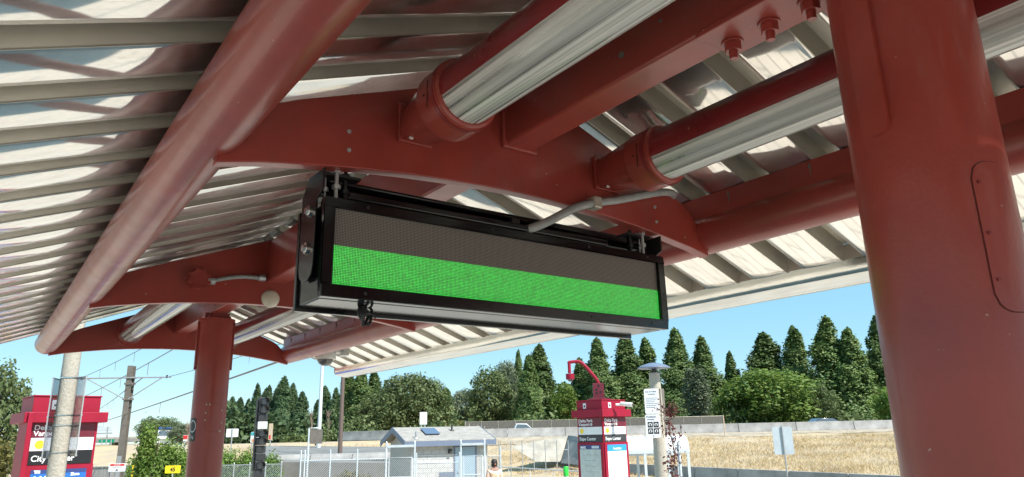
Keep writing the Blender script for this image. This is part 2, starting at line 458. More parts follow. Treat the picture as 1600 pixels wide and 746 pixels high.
def led_material():
    """LED matrix: lower half lit green, upper half unlit grey lamps on a black board"""
    m = bpy.data.materials.new('led_matrix'); m.use_nodes = True
    n = m.node_tree.nodes; l = m.node_tree.links; b = n['Principled BSDF']
    tc = n.new('ShaderNodeTexCoord'); sx = n.new('ShaderNodeSeparateXYZ'); l.new(tc.outputs['Object'], sx.inputs[0])
    def math_(op, a, b_=None):
        q = n.new('ShaderNodeMath'); q.operation = op
        for i, s in enumerate((a, b_)):
            if s is None: continue
            if isinstance(s, (int, float)): q.inputs[i].default_value = s
            else: l.new(s, q.inputs[i])
        return q.outputs[0]
    PIT = 0.0047
    def cell(s):
        fr = math_('FRACT', math_('DIVIDE', s, PIT))
        d = math_('ABSOLUTE', math_('SUBTRACT', fr, 0.5))
        return math_('POWER', math_('MULTIPLY', d, 2.0), 2.0)
    d = math_('ADD', cell(sx.outputs['X']), cell(sx.outputs['Z']))
    dot = math_('LESS_THAN', d, 0.72)
    lower = math_('LESS_THAN', sx.outputs['Z'], 0.003)
    wn = n.new('ShaderNodeTexWhiteNoise'); wn.noise_dimensions = '2D'
    cx = math_('FLOOR', math_('DIVIDE', sx.outputs['X'], PIT)); cz = math_('FLOOR', math_('DIVIDE', sx.outputs['Z'], PIT))
    cmb = n.new('ShaderNodeCombineXYZ'); l.new(cx, cmb.inputs[0]); l.new(cz, cmb.inputs[1]); l.new(cmb.outputs[0], wn.inputs['Vector'])
    up = n.new('ShaderNodeMix'); up.data_type = 'RGBA'
    up.inputs['A'].default_value = (0.035, 0.030, 0.028, 1); up.inputs['B'].default_value = (0.28, 0.245, 0.225, 1)
    l.new(dot, up.inputs['Factor'])
    l.new(up.outputs['Result'], b.inputs['Base Color'])
    b.inputs['Roughness'].default_value = 0.5
    b.inputs['Specular IOR Level'].default_value = 0.3
    jit = math_('ADD', math_('MULTIPLY', wn.outputs['Value'], 0.32), 0.26)
    st = math_('MULTIPLY', math_('MULTIPLY', math_('ADD', math_('MULTIPLY', dot, 0.9), 0.1), lower), jit)
    b.inputs['Emission Color'].default_value = (0.0, 0.82, 0.055, 1)
    l.new(st, b.inputs['Emission Strength'])
    return m
M['led'] = led_material()

# ================================================================== the setting
def sheet(name, x0, x1, y0, y1, z, m, label=None):
    return struct(MB().add([(x0, y0, z), (x1, y0, z), (x1, y1, z), (x0, y1, z)], [(0, 1, 2, 3)]).build(name, m), label)

sheet('ground', -2500, 2500, -2500, 2500, -1.02, M['ground'])
struct(MB().box(-6.2, 3.4, -16, 34, -1.0, 0.0).build('platform', M['pavers']))
struct(MB().box(9.8, 16.4, -12, 16.5, -1.0, 0.0).build('opposite_platform', M['pavers']))
struct(MB().box(3.404, 9.796, -60, 120, -1.0, -0.36).build('trackbed', M['concrete']))

def smooth(t):
    t = max(0.0, min(1.0, t)); return t * t * (3 - 2 * t)

TOPZ = 1.32
def bank_h(u, v):
    p = guv(u, v)
    a = max(p.x - 27.4, (v - 56.0) * 0.9)
    b = 66.0 - v
    if v > 69.0: return TOPZ - .42
    if b <= 0: s = 1.0
    elif a <= 0: s = 0.0
    else: s = a / (a + b)
    h = -1.0 + (TOPZ + 1.0) * (s ** 0.8)
    h += 0.10 * math.sin(u * 0.9 + v * 0.35) * math.sin(v * .5) * s * (1 - s) * 4
    return h

mb = MB()
us = [-150 + 2.5 * i for i in range(117)]
vs_ = [22 + 1.5 * i for i in range(31)] + [70, 80, 100, 140, 200, 320, 500]
for v in vs_:
    for u in us:
        mb.v.append(tuple(guv(u, v, bank_h(u, v) if v > 24 else -1.3)))
nu = len(us)
for j in range(len(vs_) - 1):
    for i in range(nu - 1):
        mb.f.append((j * nu + i, j * nu + i + 1, (j + 1) * nu + i + 1, (j + 1) * nu + i)); mb.s.append(True)
struct(mb.build('embankment', M['slope']))
# freeway deck on top of the bank
mb = MB()
for u in (-60, 150):
    for v in (70.2, 92):
        mb.v.append(tuple(guv(u, v, TOPZ - 0.38)))
mb.f.append((0, 2, 3, 1)); mb.s.append(False)
struct(mb.build('freeway', M['asphalt']))

# stony verge under the freeway edge
mb = MB(); nv = 5
for i in range(61):
    u = -9 + i * 1.2
    for j in range(nv):
        v = 62.2 + (66.3 - 62.2) * j / (nv - 1) - (.9 * math.sin(u * .7) + .5 * math.sin(u * 1.9)) * (1 - j / (nv - 1))
        mb.v.append(tuple(guv(u, v, bank_h(u, v) + .03)))
for i in range(60):
    for j in range(nv - 1):
        mb.f.append((i * nv + j, (i + 1) * nv + j, (i + 1) * nv + j + 1, i * nv + j + 1)); mb.s.append(True)
struct(mb.build('verge', M['verge']))

# ================================================================== the canopy
canopy = thing('platform_canopy', 'red steel platform canopy with gabled ribbed metal roof and round columns', 'canopy')
PITCH_Y, RIB0 = 0.283, 1.585
SL = 0.378
def deck_z(x): return 2.54 + SL * (0.95 - abs(x))
EAVE = 1.575
RAFTERS = (-3.20, -0.68, 1.846, 4.37, 6.93)
RT_T = 0.046

# --- roof panels: one pressed pan with its upturned groove each
def panel_mesh(side, seed):
    r = random.Random(seed)
    prof = [(-0.077, 0.068), (-0.013, 0.068), (0.0, 0.0)]
    n = 8
    for k in range(1, n):
        t = k / n
        prof.append((0.193 * t, -0.0045 * math.sin(math.pi * t)))
    prof += [(0.193, 0.0), (0.205, 0.0695), (0.216, 0.0695)]
    xs = [0.012 + (EAVE - 0.012) * k / 14 for k in range(15)]
    vs, fs, mi, sm = [], [], [], []
    for i, x in enumerate(xs):
        wv = 0.0
        for j, (dy, dz) in enumerate(prof):
            vs.append((side * x, dy, deck_z(x) + dz + (wv if 2 < j < 3 + n - 1 else 0)))
    P = len(prof)
    for i in range(len(xs) - 1):
        for j in range(P - 1):
            fs.append((i * P + j, (i + 1) * P + j, (i + 1) * P + j + 1, i * P + j + 1))
            pan = 2 <= j <= 2 + n - 1
            mi.append(0 if pan else 1); sm.append(pan)
    # closure plate in the groove at the eave
    o = len(vs); z = deck_z(EAVE - .002)
    x = side * (EAVE - .002)
    vs += [(x, -0.089, z), (x, -0.077, z + .066), (x, -0.013, z + .066), (x, -0.001, z)]
    fs.append((o, o + 1, o + 2, o + 3)); mi.append(1); sm.append(False)
    # folded lip along the near pan edge
    o = len(vs)
    for xx in (xs[0], xs[-1]):
        for dy, dz in ((-0.0005, -0.0045), (0.003, -0.0045), (0.003, 0.0), (-0.0005, 0.0)):
            vs.append((side * xx, dy, deck_z(xx) + dz))
    for k in range(4): fs.append((o + k, o + (k + 1) % 4, o + 4 + (k + 1) % 4, o + 4 + k)); mi.append(1); sm.append(False)
    me = bpy.data.meshes.new('deck_panel')
    me.from_pydata(vs, [], fs)
    me.polygons.foreach_set('material_index', mi); me.polygons.foreach_set('use_smooth', sm)
    me.materials.append(M['deck']); me.materials.append(M['deckwall'])
    md = me
    return md
pm = {s: [panel_mesh(s, 11 * i + (3 if s > 0 else 0)) for i in range(5)] for s in (-1, 1)}
k0, k1 = -17, 19
for k in range(k0, k1 + 1):
    for s in (-1, 1):
        o = bpy.data.objects.new('deck_panel', pm[s][(k * 7 + 3) % 5])
        col.objects.link(o); o.parent = canopy
        o.location = (0, RIB0 + PITCH_Y * k, rnd.uniform(-.001, .001))
        o.rotation_euler = (rnd.uniform(-.004, .004), rnd.uniform(-.0008, .0008), 0)
YA, YB = RIB0 + PITCH_Y * k0 - 0.08, RIB0 + PITCH_Y * k1 + 0.21
mb = MB()
mb.prism([(-0.09, deck_z(.09) + .075), (0, deck_z(0) + .085), (0.09, deck_z(.09) + .075), (0.09, deck_z(.09) + .085), (0, deck_z(0) + .10), (-0.09, deck_z(.09) + .085)], YA, YB)
mb.build('ridge_cap', M['deckwall'], canopy)
# far and near edge trims of the roof
for yy in (YB, YA - .012):
    mb = MB()
    for s in (-1, 1):
        pts = [(0, deck_z(0) - .004), (s * EAVE, deck_z(EAVE) - .004), (s * EAVE, deck_z(EAVE) + .08), (0, deck_z(0) + .08)]
        mb.prism(pts, yy, yy + .012)
    mb.build('roof_edge_trim', M['deckwall'], canopy)

# --- gutters
def gutter(side):
    pr = [(1.590, 2.362), (1.590, 2.268), (1.602, 2.252), (1.640, 2.240), (1.690, 2.231), (1.730, 2.229), (1.757, 2.236), (1.775, 2.252), (1.785, 2.280), (1.788, 2.37),
          (1.800, 2.37), (1.797, 2.276), (1.784, 2.243), (1.762, 2.224), (1.732, 2.216), (1.688, 2.218), (1.636, 2.227), (1.594, 2.240), (1.580, 2.262), (1.580, 2.362)]
    n = len(pr); mb = MB()
    vs = [(side * x, YA - .05, z) for x, z in pr] + [(side * x, YB + .05, z) for x, z in pr]
    mb.add(vs, [(k, (k + 1) % n, n + (k + 1) % n, n + k) for k in range(n)], True)
    g = mb.build('gutter', M['gutter'], canopy)
    outer = pr[10:]
    for ya in (YB + .035, YA - .045):
        mb = MB(); mb.prism([(side * x, z) for x, z in outer], ya, ya + .010); mb.build('gutter_end', M['gutter'], g)
    return g
gutter(1); gutter(-1)

# --- arched rafters
bot = [(-.985, 2.298), (-.88, 2.321), (-.72, 2.346), (-.56, 2.366), (-.42, 2.379), (-.28, 2.388), (-.14, 2.394), (0, 2.396)]
bot = bot + [(-x, z) for x, z in bot[-2::-1]]
top = [(.965, 2.41), (.93, 2.425), (.905, 2.452), (.87, 2.486), (.83, 2.510), (.77, 2.537), (0, 2.828)]
top = top + [(-x, z) for x, z in top[-2::-1]]
rafters = []
for y in RAFTERS:
    mb = MB(); mb.prism(bot + top, y, y + RT_T)
    rafters.append(mb.build('arched_rafter', M['red'], canopy, bevel=0.004))
def screw(parent, x, y, z, r=0.007, m='steel', d=0.004):
    mb = MB(); mb.cyl((x, y, z), (x, y - d, z), r, r * .8, 8)
    return mb.build('screw', M[m], parent)
for x, z in ((-.624, 2.471), (-.622, 2.413), (.675, 2.461), (.678, 2.401)):
    screw(rafters[2], x, 1.846, z)
screw(rafters[2], .84, 1.846, 2.36, .003)
for x, z in ((-.72, 2.40), (-.3, 2.50), (.12, 2.45)):
    screw(rafters[3], x, 4.37, z, .004)

# --- ridge beam, one length per bay
for i in range(4):
    y0, y1 = RAFTERS[i] + RT_T, RAFTERS[i + 1]
    zb = 2.559 if i < 2 else 2.535
    mb = MB(); mb.box(-.06, .06, y0, y1, zb, 2.80)
    bm_ = mb.build('ridge_beam', M['red'], canopy, bevel=0.012)
    if i == 1:
        # weld flare where the beam meets the rafter, and two plugged holes in its side
        mb = MB(); mb.box(-.074, .074, 1.828, 1.846, 2.545, 2.80); mb.build('end_plate', M['red'], bm_, bevel=.006)
        for yy, zz, rr in ((1.27, 2.63, .010), (1.12, 2.66, .005)):
            mb = MB(); mb.cyl((-.0603, yy, zz), (-.064, yy, zz), rr, rr, 10); mb.build('plug', M['polesteel'], bm_)

# --- eave pipes with the angle that carries the roof
PR = 0.085
for s in (-1, 1):
    mb = MB(); mb.cyl((s * 1.0, -3.45, 2.40), (s * 1.0, 7.02, 2.40), PR, PR, 40)
    pipe = mb.build('eave_pipe', M['red'], canopy)
    mb = MB()
    mb.box(s * .935 - .004, s * .935 + .004, -3.3, 6.93, 2.448, 2.541)
    mb.box(min(s * .939, s * 1.01), max(s * .939, s * 1.01), -3.3, 6.93, 2.4985, 2.5065)
    ang = mb.build('roof_angle', M['red'], pipe)
    yy = -3.0
    while yy < 6.9:
        mb = MB(); mb.cyl((s * .929, yy, 2.485), (s * .929, yy, 2.53), .0022, .0022, 6); mb.cyl((s * .926, yy, 2.516), (s * .931, yy, 2.516), .006, .006, 6)
        if abs(yy - round(yy)) < 2: mb.build('screw', M['polesteel'], pipe)
        yy += .36

# --- columns
def curved_plate(mb, cx, cy, r, a0, a1, z0, z1, corner, thick, na=14, nz=16):
    """plate bent round a column, rounded corners; angles in degrees"""
    am = (a0 + a1) / 2; wa = (a1 - a0) / 2; wmet = rad(wa) * r; hz = (z1 - z0) / 2; zm = (z0 + z1) / 2
    pts = []
    for (sx, sz, b) in ((1, 1, 0), (-1, 1, 90), (-1, -1, 180), (1, -1, 270)):
        for k in range(5):
            t = rad(b + 22.5 * k)
            pts.append((sx * (wmet - corner) + corner * math.cos(t), sz * (hz - corner) + corner * math.sin(t)))
    # split into vertical strips: fan from rows
    rows = []
    xs = [(-1 + 2 * i / na) * wmet for i in range(na + 1)]
    def zext(x):
        ax = abs(x)
        if ax <= wmet - corner: return hz
        dx = ax - (wmet - corner)
        return hz - corner + math.sqrt(max(0, corner ** 2 - dx ** 2))
    vs, fs = [], []
    for x in xs:
        a = rad(am) + x / r
        for zz in (-zext(x), zext(x)):
            for rr in (r - .004, r + thick):
                vs.append((cx + rr * math.cos(a), cy + rr * math.sin(a), zm + zz))
    for i in range(na):
        o = i * 4; q = o + 4
        fs += [(o + 1, q + 1, q + 3, o + 3), (o, o + 1, q + 1, q) [::-1], (o + 2, q + 2, q + 3, o + 3)[::-1]]
    fs += [(0, 1, 3, 2), (na * 4, na * 4 + 2, na * 4 + 3, na * 4 + 1)]
    mb.add(vs, fs, True)
    return mb

def column(cy_, hatch, detail, CR=.121):
    mb = MB()
    mb.cyl((0, cy_, -0.0), (0, cy_, 2.47), CR, CR, 56)
    c = mb.build('column', M['red'], canopy)
    mb = MB(); mb.cyl((0, cy_, 2.47), (0, cy_, 2.495), CR + .011, CR + .011, 40); mb.build('cap_flange', M['red'], c)
    mb = MB(); mb.box(-.055, .055, cy_ - .06, cy_ + .06, 2.495, 2.556); mb.box(-.09, .09, cy_ - .012, cy_ + .012, 2.495, 2.545)
    mb.build('saddle', M['red'], c, bevel=.004)
    for a in range(4):
        t = rad(45 + 90 * a)
        mb = MB(); mb.cyl((.1 * math.cos(t), cy_ + .1 * math.sin(t), 2.495), (.1 * math.cos(t), cy_ + .1 * math.sin(t), 2.515), .014, .014, 6, smooth=False)
        mb.build('bolt', M['red'], c)
    for a in (171, 351):
        mb = MB(); curved_plate(mb, 0, cy_, CR, a - 11, a + 11, 2.115, 2.47, .022, .013)
        mb.build('stiffener_strap', M['red'], c)
    a0, a1, z0, z1 = hatch
    mb = MB(); curved_plate(mb, 0, cy_, CR, a0 - .8, a1 + .8, z0 - .0018, z1 + .0018, .0315, .0006); mb.build('hatch_seam', M['groove'], c)
    mb = MB(); curved_plate(mb, 0, cy_, CR, a0, a1, z0, z1, .030, .0022)
    h = mb.build('hand_hole_cover', M['red'], c)
    if detail:
        r2 = random.Random(5)
        for k in range(9):
            side = k % 4
            aa = {0: a0, 1: a1, 2: a0 + (a1 - a0) * r2.random(), 3: a0 + (a1 - a0) * r2.random()}[side]
            zz = {0: z0 + (z1 - z0) * (.2 + .6 * r2.random()), 1: z0 + (z1 - z0) * (.2 + .6 * r2.random()), 2: z0 + .004, 3: z1 - .004}[side]
            mb = MB(); curved_plate(mb, 0, cy_, CR, aa - 2.0 - 2 * r2.random(), aa + 1.6, zz - .008, zz + .006, .004, .0034, na=5)
            mb.build('paint_chip', M['chip'], h)
    else:
        for zz in (z0 + .05, z0 + .13, z1 - .04):
            mb = MB(); curved_plate(mb, 0, cy_, CR, a0 + 3, a0 + 5.5, zz, zz + .006, .002, .005, na=4); mb.build('screw', M['red_dark'], h)
    return c
col_near = column(0.56, (231, 268, 1.775, 2.035), False, .1265)
col_far = column(5.72, (247, 303, 1.665, 1.862), True)
# bolted splice plate under the ridge beam by the near column
mb = MB(); mb.box(-.078, .078, .44, 1.0, 2.541, 2.557)
sp = mb.build('splice_plate', M['red'], canopy, bevel=.003)
for yy in (.745, .852, .958):
    mb = MB()
    mb.cyl((.012, yy, 2.541), (.012, yy, 2.536), .027, .027, 24)
    mb.cyl((.012, yy, 2.536), (.012, yy, 2.514), .0215, .0215, 6, smooth=False)
    mb.cyl((.012, yy, 2.514), (.012, yy, 2.494), .0115, .0105, 12)
    mb.build('bolt', M['red'], sp, bevel=.0012)
# sticker on the far column
mb = MB(); curved_plate(mb, 0, 5.72, .121, 182, 216, 1.60, 1.765, .012, .0008); st = mb.build('sticker', M['sticker'], col_far)
mb = MB()
for k in range(26):
    t0, t1 = rad(k * 360 / 26), rad((k + 1) * 360 / 26)
    q = []
    for t, rr in ((t0, .034), (t1, .034), (t1, .029), (t0, .029)):
        a = rad(200) + rr * math.cos(t) / .123
        q.append((.1226 * math.cos(a), 5.72 + .1226 * math.sin(a), 1.705 + rr * math.sin(t) * 1.25))
    mb.add(q, [(0, 1, 2, 3)])
mb.build('sticker_ring', M['whitepaint'], st, fix=False)
text('ing', .030, (.1235 * math.cos(rad(203)), 5.72 + .1235 * math.sin(rad(203)), 1.622), M['whitepaint'], st, rot=(math.pi / 2, 0, rad(203) + math.pi / 2), align='CENTER')
# round cream cover on the second rafter
mb = MB(); mb.lathe([(0.0005, .030), (.03, .028), (.047, .020), (.055, .006), (.056, 0), (.0005, 0)], n=28)
cov = mb.build('round_cover', M['cream'], rafters[3])
cov.location = (-.029, 4.37, 2.437); cov.rotation_euler = (math.pi / 2, 0, 0)
# octagonal junction cap, its flexible conduit
jb = MB(); jb.cyl((-.455, 4.37, 2.51), (-.455, 4.32, 2.51), .062, .056, 8, smooth=False)
for k in range(8):
    t = rad(22.5 + 45 * k); jb.cyl((-.455 + .055 * math.cos(t), 4.37, 2.51 + .055 * math.sin(t)), (-.455 + .055 * math.cos(t), 4.312, 2.51 + .055 * math.sin(t)), .012, .010, 8)
jbo = jb.build('junction_box', M['red'], rafters[3])
mb = MB(); pts = []
for k in range(60):
    t = k / 59; pts.append((-.395 + .30 * t, 4.335, 2.50 + .05 * t + .018 * math.sin(math.pi * t)))
mb.tube(pts, [(.0135 if k % 2 else .0112) for k in range(60)], 8)
mb.build('flexible_conduit', M['conduit'], rafters[3])
for x in (-.39, -.10):
    mb = MB(); mb.cyl((x - .02, 4.335, 2.50 if x < -.2 else 2.552), (x + .02, 4.335, 2.503 if x < -.2 else 2.554), .021, .021, 8, smooth=False)
    mb.build('conduit_fitting', M['steel'], rafters[3], bevel=.002)

# ================================================================== strip lights under the canopy
def arc_shell(mb, r, a0, a1, y0, y1, n, flute=0.0, inner=None, ny=1):
    inner = inner if inner else r - .003
    A = [rad(a0 + (a1 - a0) * k / n) for k in range(n + 1)]
    ring = []
    for k, a in enumerate(A):
        rr = r + (flute if k % 2 else 0)
        ring.append((rr * math.cos(a), rr * math.sin(a)))
    for a in reversed(A): ring.append((inner * math.cos(a), inner * math.sin(a)))
    m = len(ring)
    vs = [(x, y0, z) for x, z in ring] + [(x, y1, z) for x, z in ring]
    mb.add(vs, [(k, (k + 1) % m, m + (k + 1) % m, m + k) for k in range(m)], True)
    for o, yy in ((0, y0), (1, y1)):
        mb.add([(x, yy, z) for x, z in ring], [(k, k + 1, m - 2 - k, m - 1 - k) for k in range(n)])
    return mb

def strip_light(x, y0, y1, label, taper):
    L = y1 - y0
    t = thing('strip_light', label, 'light', (x, y0, 2.524), group='tubular strip lights under the canopy')
    r = .091
    e0 = .02; e1 = L - (.30 if taper else .045)
    mb = MB(); arc_shell(mb, r, -19.5, 199.5, e0, e1, 40, inner=r - .006); mb.build('housing', M['red_dark'], t)
    mb = MB(); mb.box(-.084, .084, e0 + .02, e1 - .16 if taper else e1 - .03, -.026, -.020); mb.build('reflector', M['reflector'], t)
    mb = MB(); arc_shell(mb, r - .001, 199.5, 340.5, e0, e1, 40, flute=-.0004, inner=r - .0045); mb.build('lens', M['lens'], t)
    for sx in (-.036, .036):
        mb = MB(); mb.cyl((sx, e0 + .1, -.045), (sx, e1 - .13, -.045), .019, .019, 16); tb = mb.build('fluorescent_tube', M['tubewhite'], t)
        mb = MB(); mb.cyl((sx, e1 - .13, -.045), (sx, e1 - .10, -.045), .0195, .0195, 16); mb.build('tube_cap', M['chrome'], tb)
        mb = MB(); mb.box(sx - .016, sx + .016, e1 - .10, e1 - .075, -.066, -.018); mb.build('lamp_socket', M['whiteplastic'], t, bevel=.003)
    mb = MB(); arc_shell(mb, r + .004, 150, 390, e0, e0 + .03, 40, inner=r - .002); mb.build('end_trim', M['red_dark'], t)
    if taper:
        # round collar, then a tapering bracket bolted to the rafter
        mb = MB()
        for (ya, yb, ra, rb) in ((e1 - .012, e1 - .006, .094, .102), (e1 - .006, e1 + .092, .106, .106), (e1 + .092, e1 + .10, .106, .095)):
            mb.cyl((0, ya, 0), (0, yb, 0), ra, rb, 44)
        cl = mb.build('collar', M['red'], t)
        mb = MB(); arc_shell(mb, .1085, 0, 360, e1 + .002, e1 + .016, 44, inner=.104); mb.build('collar_rim', M['red_dark'], cl)
        mb = MB()
        for k in (0, 1):
            mb.cyl((-.1058, e1 + .05 + .0 * k, -.01), (-.1075, e1 + .05, -.01), .004, .004, 8)
        mb.box(-.107, -.1045, e1 + .03, e1 + .033, -.055, .03)
        mb.build('collar_seam', M['groove'], cl)
        yb = e1 + .095
        mb = MB()
        sec0 = [(-.088, .045), (-.088, -.045), (-.058, -.080), (.058, -.080), (.088, -.045), (.088, .045), (.058, .085), (-.058, .085)]
        sec1 = [(-.052, .040), (-.052, -.030), (-.030, -.038), (.030, -.038), (.052, -.030), (.052, .040), (.030, .075), (-.030, .075)]
        n = 8
        vs = [(a, yb, b) for a, b in sec0] + [(a, L, b) for a, b in sec1]
        mb.add(vs, [(k, (k + 1) % n, n + (k + 1) % n, n + k) for k in range(n)] + [tuple(range(n)), tuple(range(2 * n - 1, n - 1, -1))])
        br = mb.build('bracket', M['red'], t, bevel=.006)
        mb = MB(); mb.box(-.060, .060, L - .014, L - .0005, -.048, .082); mb.build('bracket_foot', M['red'], br, bevel=.004)
        mb = MB(); mb.lathe([(0, -.006), (.006, -.004), (.008, 0), (.005, .006), (0, .007)], c=(-.036, L - .05, -.048), n=7); mb.build('weld_spot', M['primer_white'], br)
    else:
        mb = MB()
        mb.cyl((0, e1 - .008, 0), (0, e1 + .0, 0), .096, .106, 44); mb.cyl((0, e1, 0), (0, L, 0), .106, .110, 44)
        mb.build('collar', M['red'], t)
    return t
strip_light(-.409, RAFTERS[1] + RT_T, RAFTERS[2], 'nearest fluted tube light, reaching from above the sign to the top edge', True)
strip_light(.409, RAFTERS[1] + RT_T, RAFTERS[2], 'fluted tube light running behind the near red column', True)
strip_light(-.409, RAFTERS[3] + RT_T, RAFTERS[4], 'far tube light left of the far red column', False)
strip_light(.409, RAFTERS[3] + RT_T, RAFTERS[4], 'far tube light just right of the far red column', False)

# ================================================================== LED sign
sg = thing('led_sign', 'black hanging LED sign, screen half grey and half lit green', 'sign', (0, 1.84, 1.972))
HS = .286
mb = MB(); mb.box(-.682, .682, .027, .193, -.001, HS - .010); mb.build('housing', M['black'], sg, bevel=.006)
def bezel(y0, y1, z0, z1, opening):
    mb = MB()
    X = .690
    if opening:
        xa, za, zb = .658, .036, .258
        mb.box(-X, X, y0, y1, zb, z1); mb.box(-X, X, y0, y1, z0, za); mb.box(-X, -xa, y0, y1, za, zb); mb.box(xa, X, y0, y1, za, zb)
    else:
        mb.box(-X, X, y0, y1, z0, z1)
    return mb.build('bezel', M['black'], sg, bevel=.003)
bz = bezel(-.004, .026, 0, HS, True)
for x in (-.56, -.12, .3, .6):
    for zz in (.272, .018):
        mb = MB(); mb.cyl((x, -.004, zz), (x, -.0055, zz), .0055, .005, 10); mb.build('screw', M['blackmatte'], bz)
bezel(.194, .212, -.012, HS + .002, False)
mb = MB(); mb.box(-.662, .662, -.004, .004, -.112, .112)
scr = mb.build('screen', M['led'], sg); scr.location = (0, .014, .147)
mb = MB(); mb.box(-.62, .40, -.002, .014, HS + .003, HS + .026); mb.build('top_bar', M['black'], sg, bevel=.006)
mb = MB(); mb.box(-.685, .685, .085, .12, .345, .372); mb.box(-.685, .685, .085, .09, .31, .345); mb.build('mounting_rail', M['black'], sg, bevel=.002)
for s in (-1, 1):
    mb = MB()
    prof = [(.012, .432), (.10, .432), (.185, .335), (.185, .085), (.175, .06), (.15, .045), (.10, .045), (.072, .058), (.06, .085), (.012, .36)]
    prof = [(.004, .372), (.12, .372), (.165, .32), (.165, .10), (.155, .075), (.13, .06), (.09, .06), (.065, .072), (.055, .10), (.05, .29), (.004, .31)]
    mb.prism(prof, s * .690 - (.0 if s > 0 else .006), s * .690 + (.006 if s > 0 else .0), axis='x')
    hb = mb.build('hanger_bracket', M['blackmatte'] if s > 0 else M['black'], sg, bevel=.0015)
    for yy, zz in ((.098, .265), (.105, .155)):
        mb = MB(); mb.cyl((s * .694, yy, zz), (s * .702, yy, zz), .017, .017, 18); mb.cyl((s * .702, yy, zz), (s * .710, yy, zz), .0115, .010, 6, smooth=False); mb.build('bolt', M['chrome'], hb)
    mb = MB(); mb.box(min(s * .56, s * .688), max(s * .56, s * .688), .054, .13, .372, .380); mb.build('top_plate', M['blackmatte'], hb)
    for k, (dx, dy) in enumerate(((.05, .05), (.09, .08), (.03, .09))):
        mb = MB(); x = s * (.688 - dx); mb.cyl((x, dy, .29), (x, dy, .40), .006, .006, 8)
        mb.cyl((x, dy, .378), (x, dy, .392), .013, .013, 6, smooth=False); mb.cyl((x, dy, .33), (x, dy, .342), .013, .013, 6, smooth=False)
        mb.build('threaded_rod', M['steel'] if k % 2 == 0 else M['blackmatte'], hb)
mb = MB(); mb.box(-.015, .02, .03, .055, .27, .34); mb.build('cable_gland', M['blackmatte'], sg, bevel=.004)
# coil of black cable hanging under the sign
cc = MB(); r3 = random.Random(4)
for k in range(6):
    pts = []; ph = r3.uniform(0, 6.28); tx = r3.uniform(-.5, .5); sc_ = r3.uniform(.8, 1.15)
    for q in range(25):
        a = 2 * math.pi * q / 24
        x = .016 * sc_ * math.cos(a) + .005 * math.sin(2 * a + ph); z = .028 * sc_ * math.sin(a) + .003 * math.cos(3 * a + ph)
        pts.append((x + tx * .012, .012 * math.sin(a + ph) + k * .002, z + tx * .006))
    cc.tube(pts, .0032, 6)
cc.tube([(-.02, 0, .0), (0, -.01, .005), (.02, .0, .002), (.032, .002, -.004)], .0035, 6)
cc.tube([(0, 0, .02), (.0, .005, .045)], .003, 6)
coil = cc.build('cable_coil', M['blackmatte'])
coil.location = (-.515, 1.925, 1.945)
tag(coil, 'coil of black cable hanging from the underside of the LED sign', 'cable')
# conduit feeding the sign
cpts = [(.0, 1.89, 2.262), (.05, 1.84, 2.278), (.11, 1.822, 2.308), (.17, 1.818, 2.343), (.232, 1.818, 2.376), (.32, 1.818, 2.408), (.46, 1.82, 2.447), (.604, 1.822, 2.494), (.70, 1.824, 2.522), (.76, 1.83, 2.532), (.79, 1.85, 2.53), (.80, 1.92, 2.515)]
def catmull(P, n=6):
    P = [Vector(p) for p in P]; out = []
    for i in range(len(P) - 1):
        a, b, c, d = P[max(i - 1, 0)], P[i], P[i + 1], P[min(i + 2, len(P) - 1)]
        for k in range(n):
            t = k / n
            out.append(.5 * ((2 * b) + (c - a) * t + (2 * a - 5 * b + 4 * c - d) * t * t + (3 * b - a - 3 * c + d) * t ** 3))
    return out + [P[-1]]
cf = thing('cable_conduit', 'grey flexible conduit curving over the rafter into the sign top', 'conduit', (0, 0, 0))
mb = MB(); mb.tube(catmull(cpts), .0155, 12); mb.build('tube', M['conduit'], cf)
mb = MB(); mb.box(.305, .345, 1.798, 1.846, 2.385, 2.432)
mb.build('clamp', M['clamp'], cf, bevel=.008)

# dome camera under the far right end of the pipe
dc = thing('dome_camera', 'white security camera with dark dome under the far eave pipe', 'camera', (1.17, 6.45, 2.325))
dc.scale = (1.45, 1.45, 1.3)
mb = MB(); mb.lathe([(.0005, -.005), (.062, -.012), (.068, .0), (.068, .035), (.05, .05), (.0005, .05)], n=24); mb.build('body', M['whiteplastic'], dc)
mb = MB(); mb.lathe([(.0005, -.058), (.02, -.055), (.038, -.043), (.048, -.025), (.05, -.008)], n=24); d_ = mb.build('dome', M['lens_dark'], dc)
mb = MB(); mb.tube([(0, 0, .04), (.06, .0, .055), (.13, .0, .06)], .026, 12); mb.box(.10, .14, -.05, .05, .02, .10); mb.build('arm', M['whiteplastic'], dc)
mb = MB(); mb.box(.14, .15, -.03, .03, .05, .08); mb.build('tag', M['dotyellow'], dc)

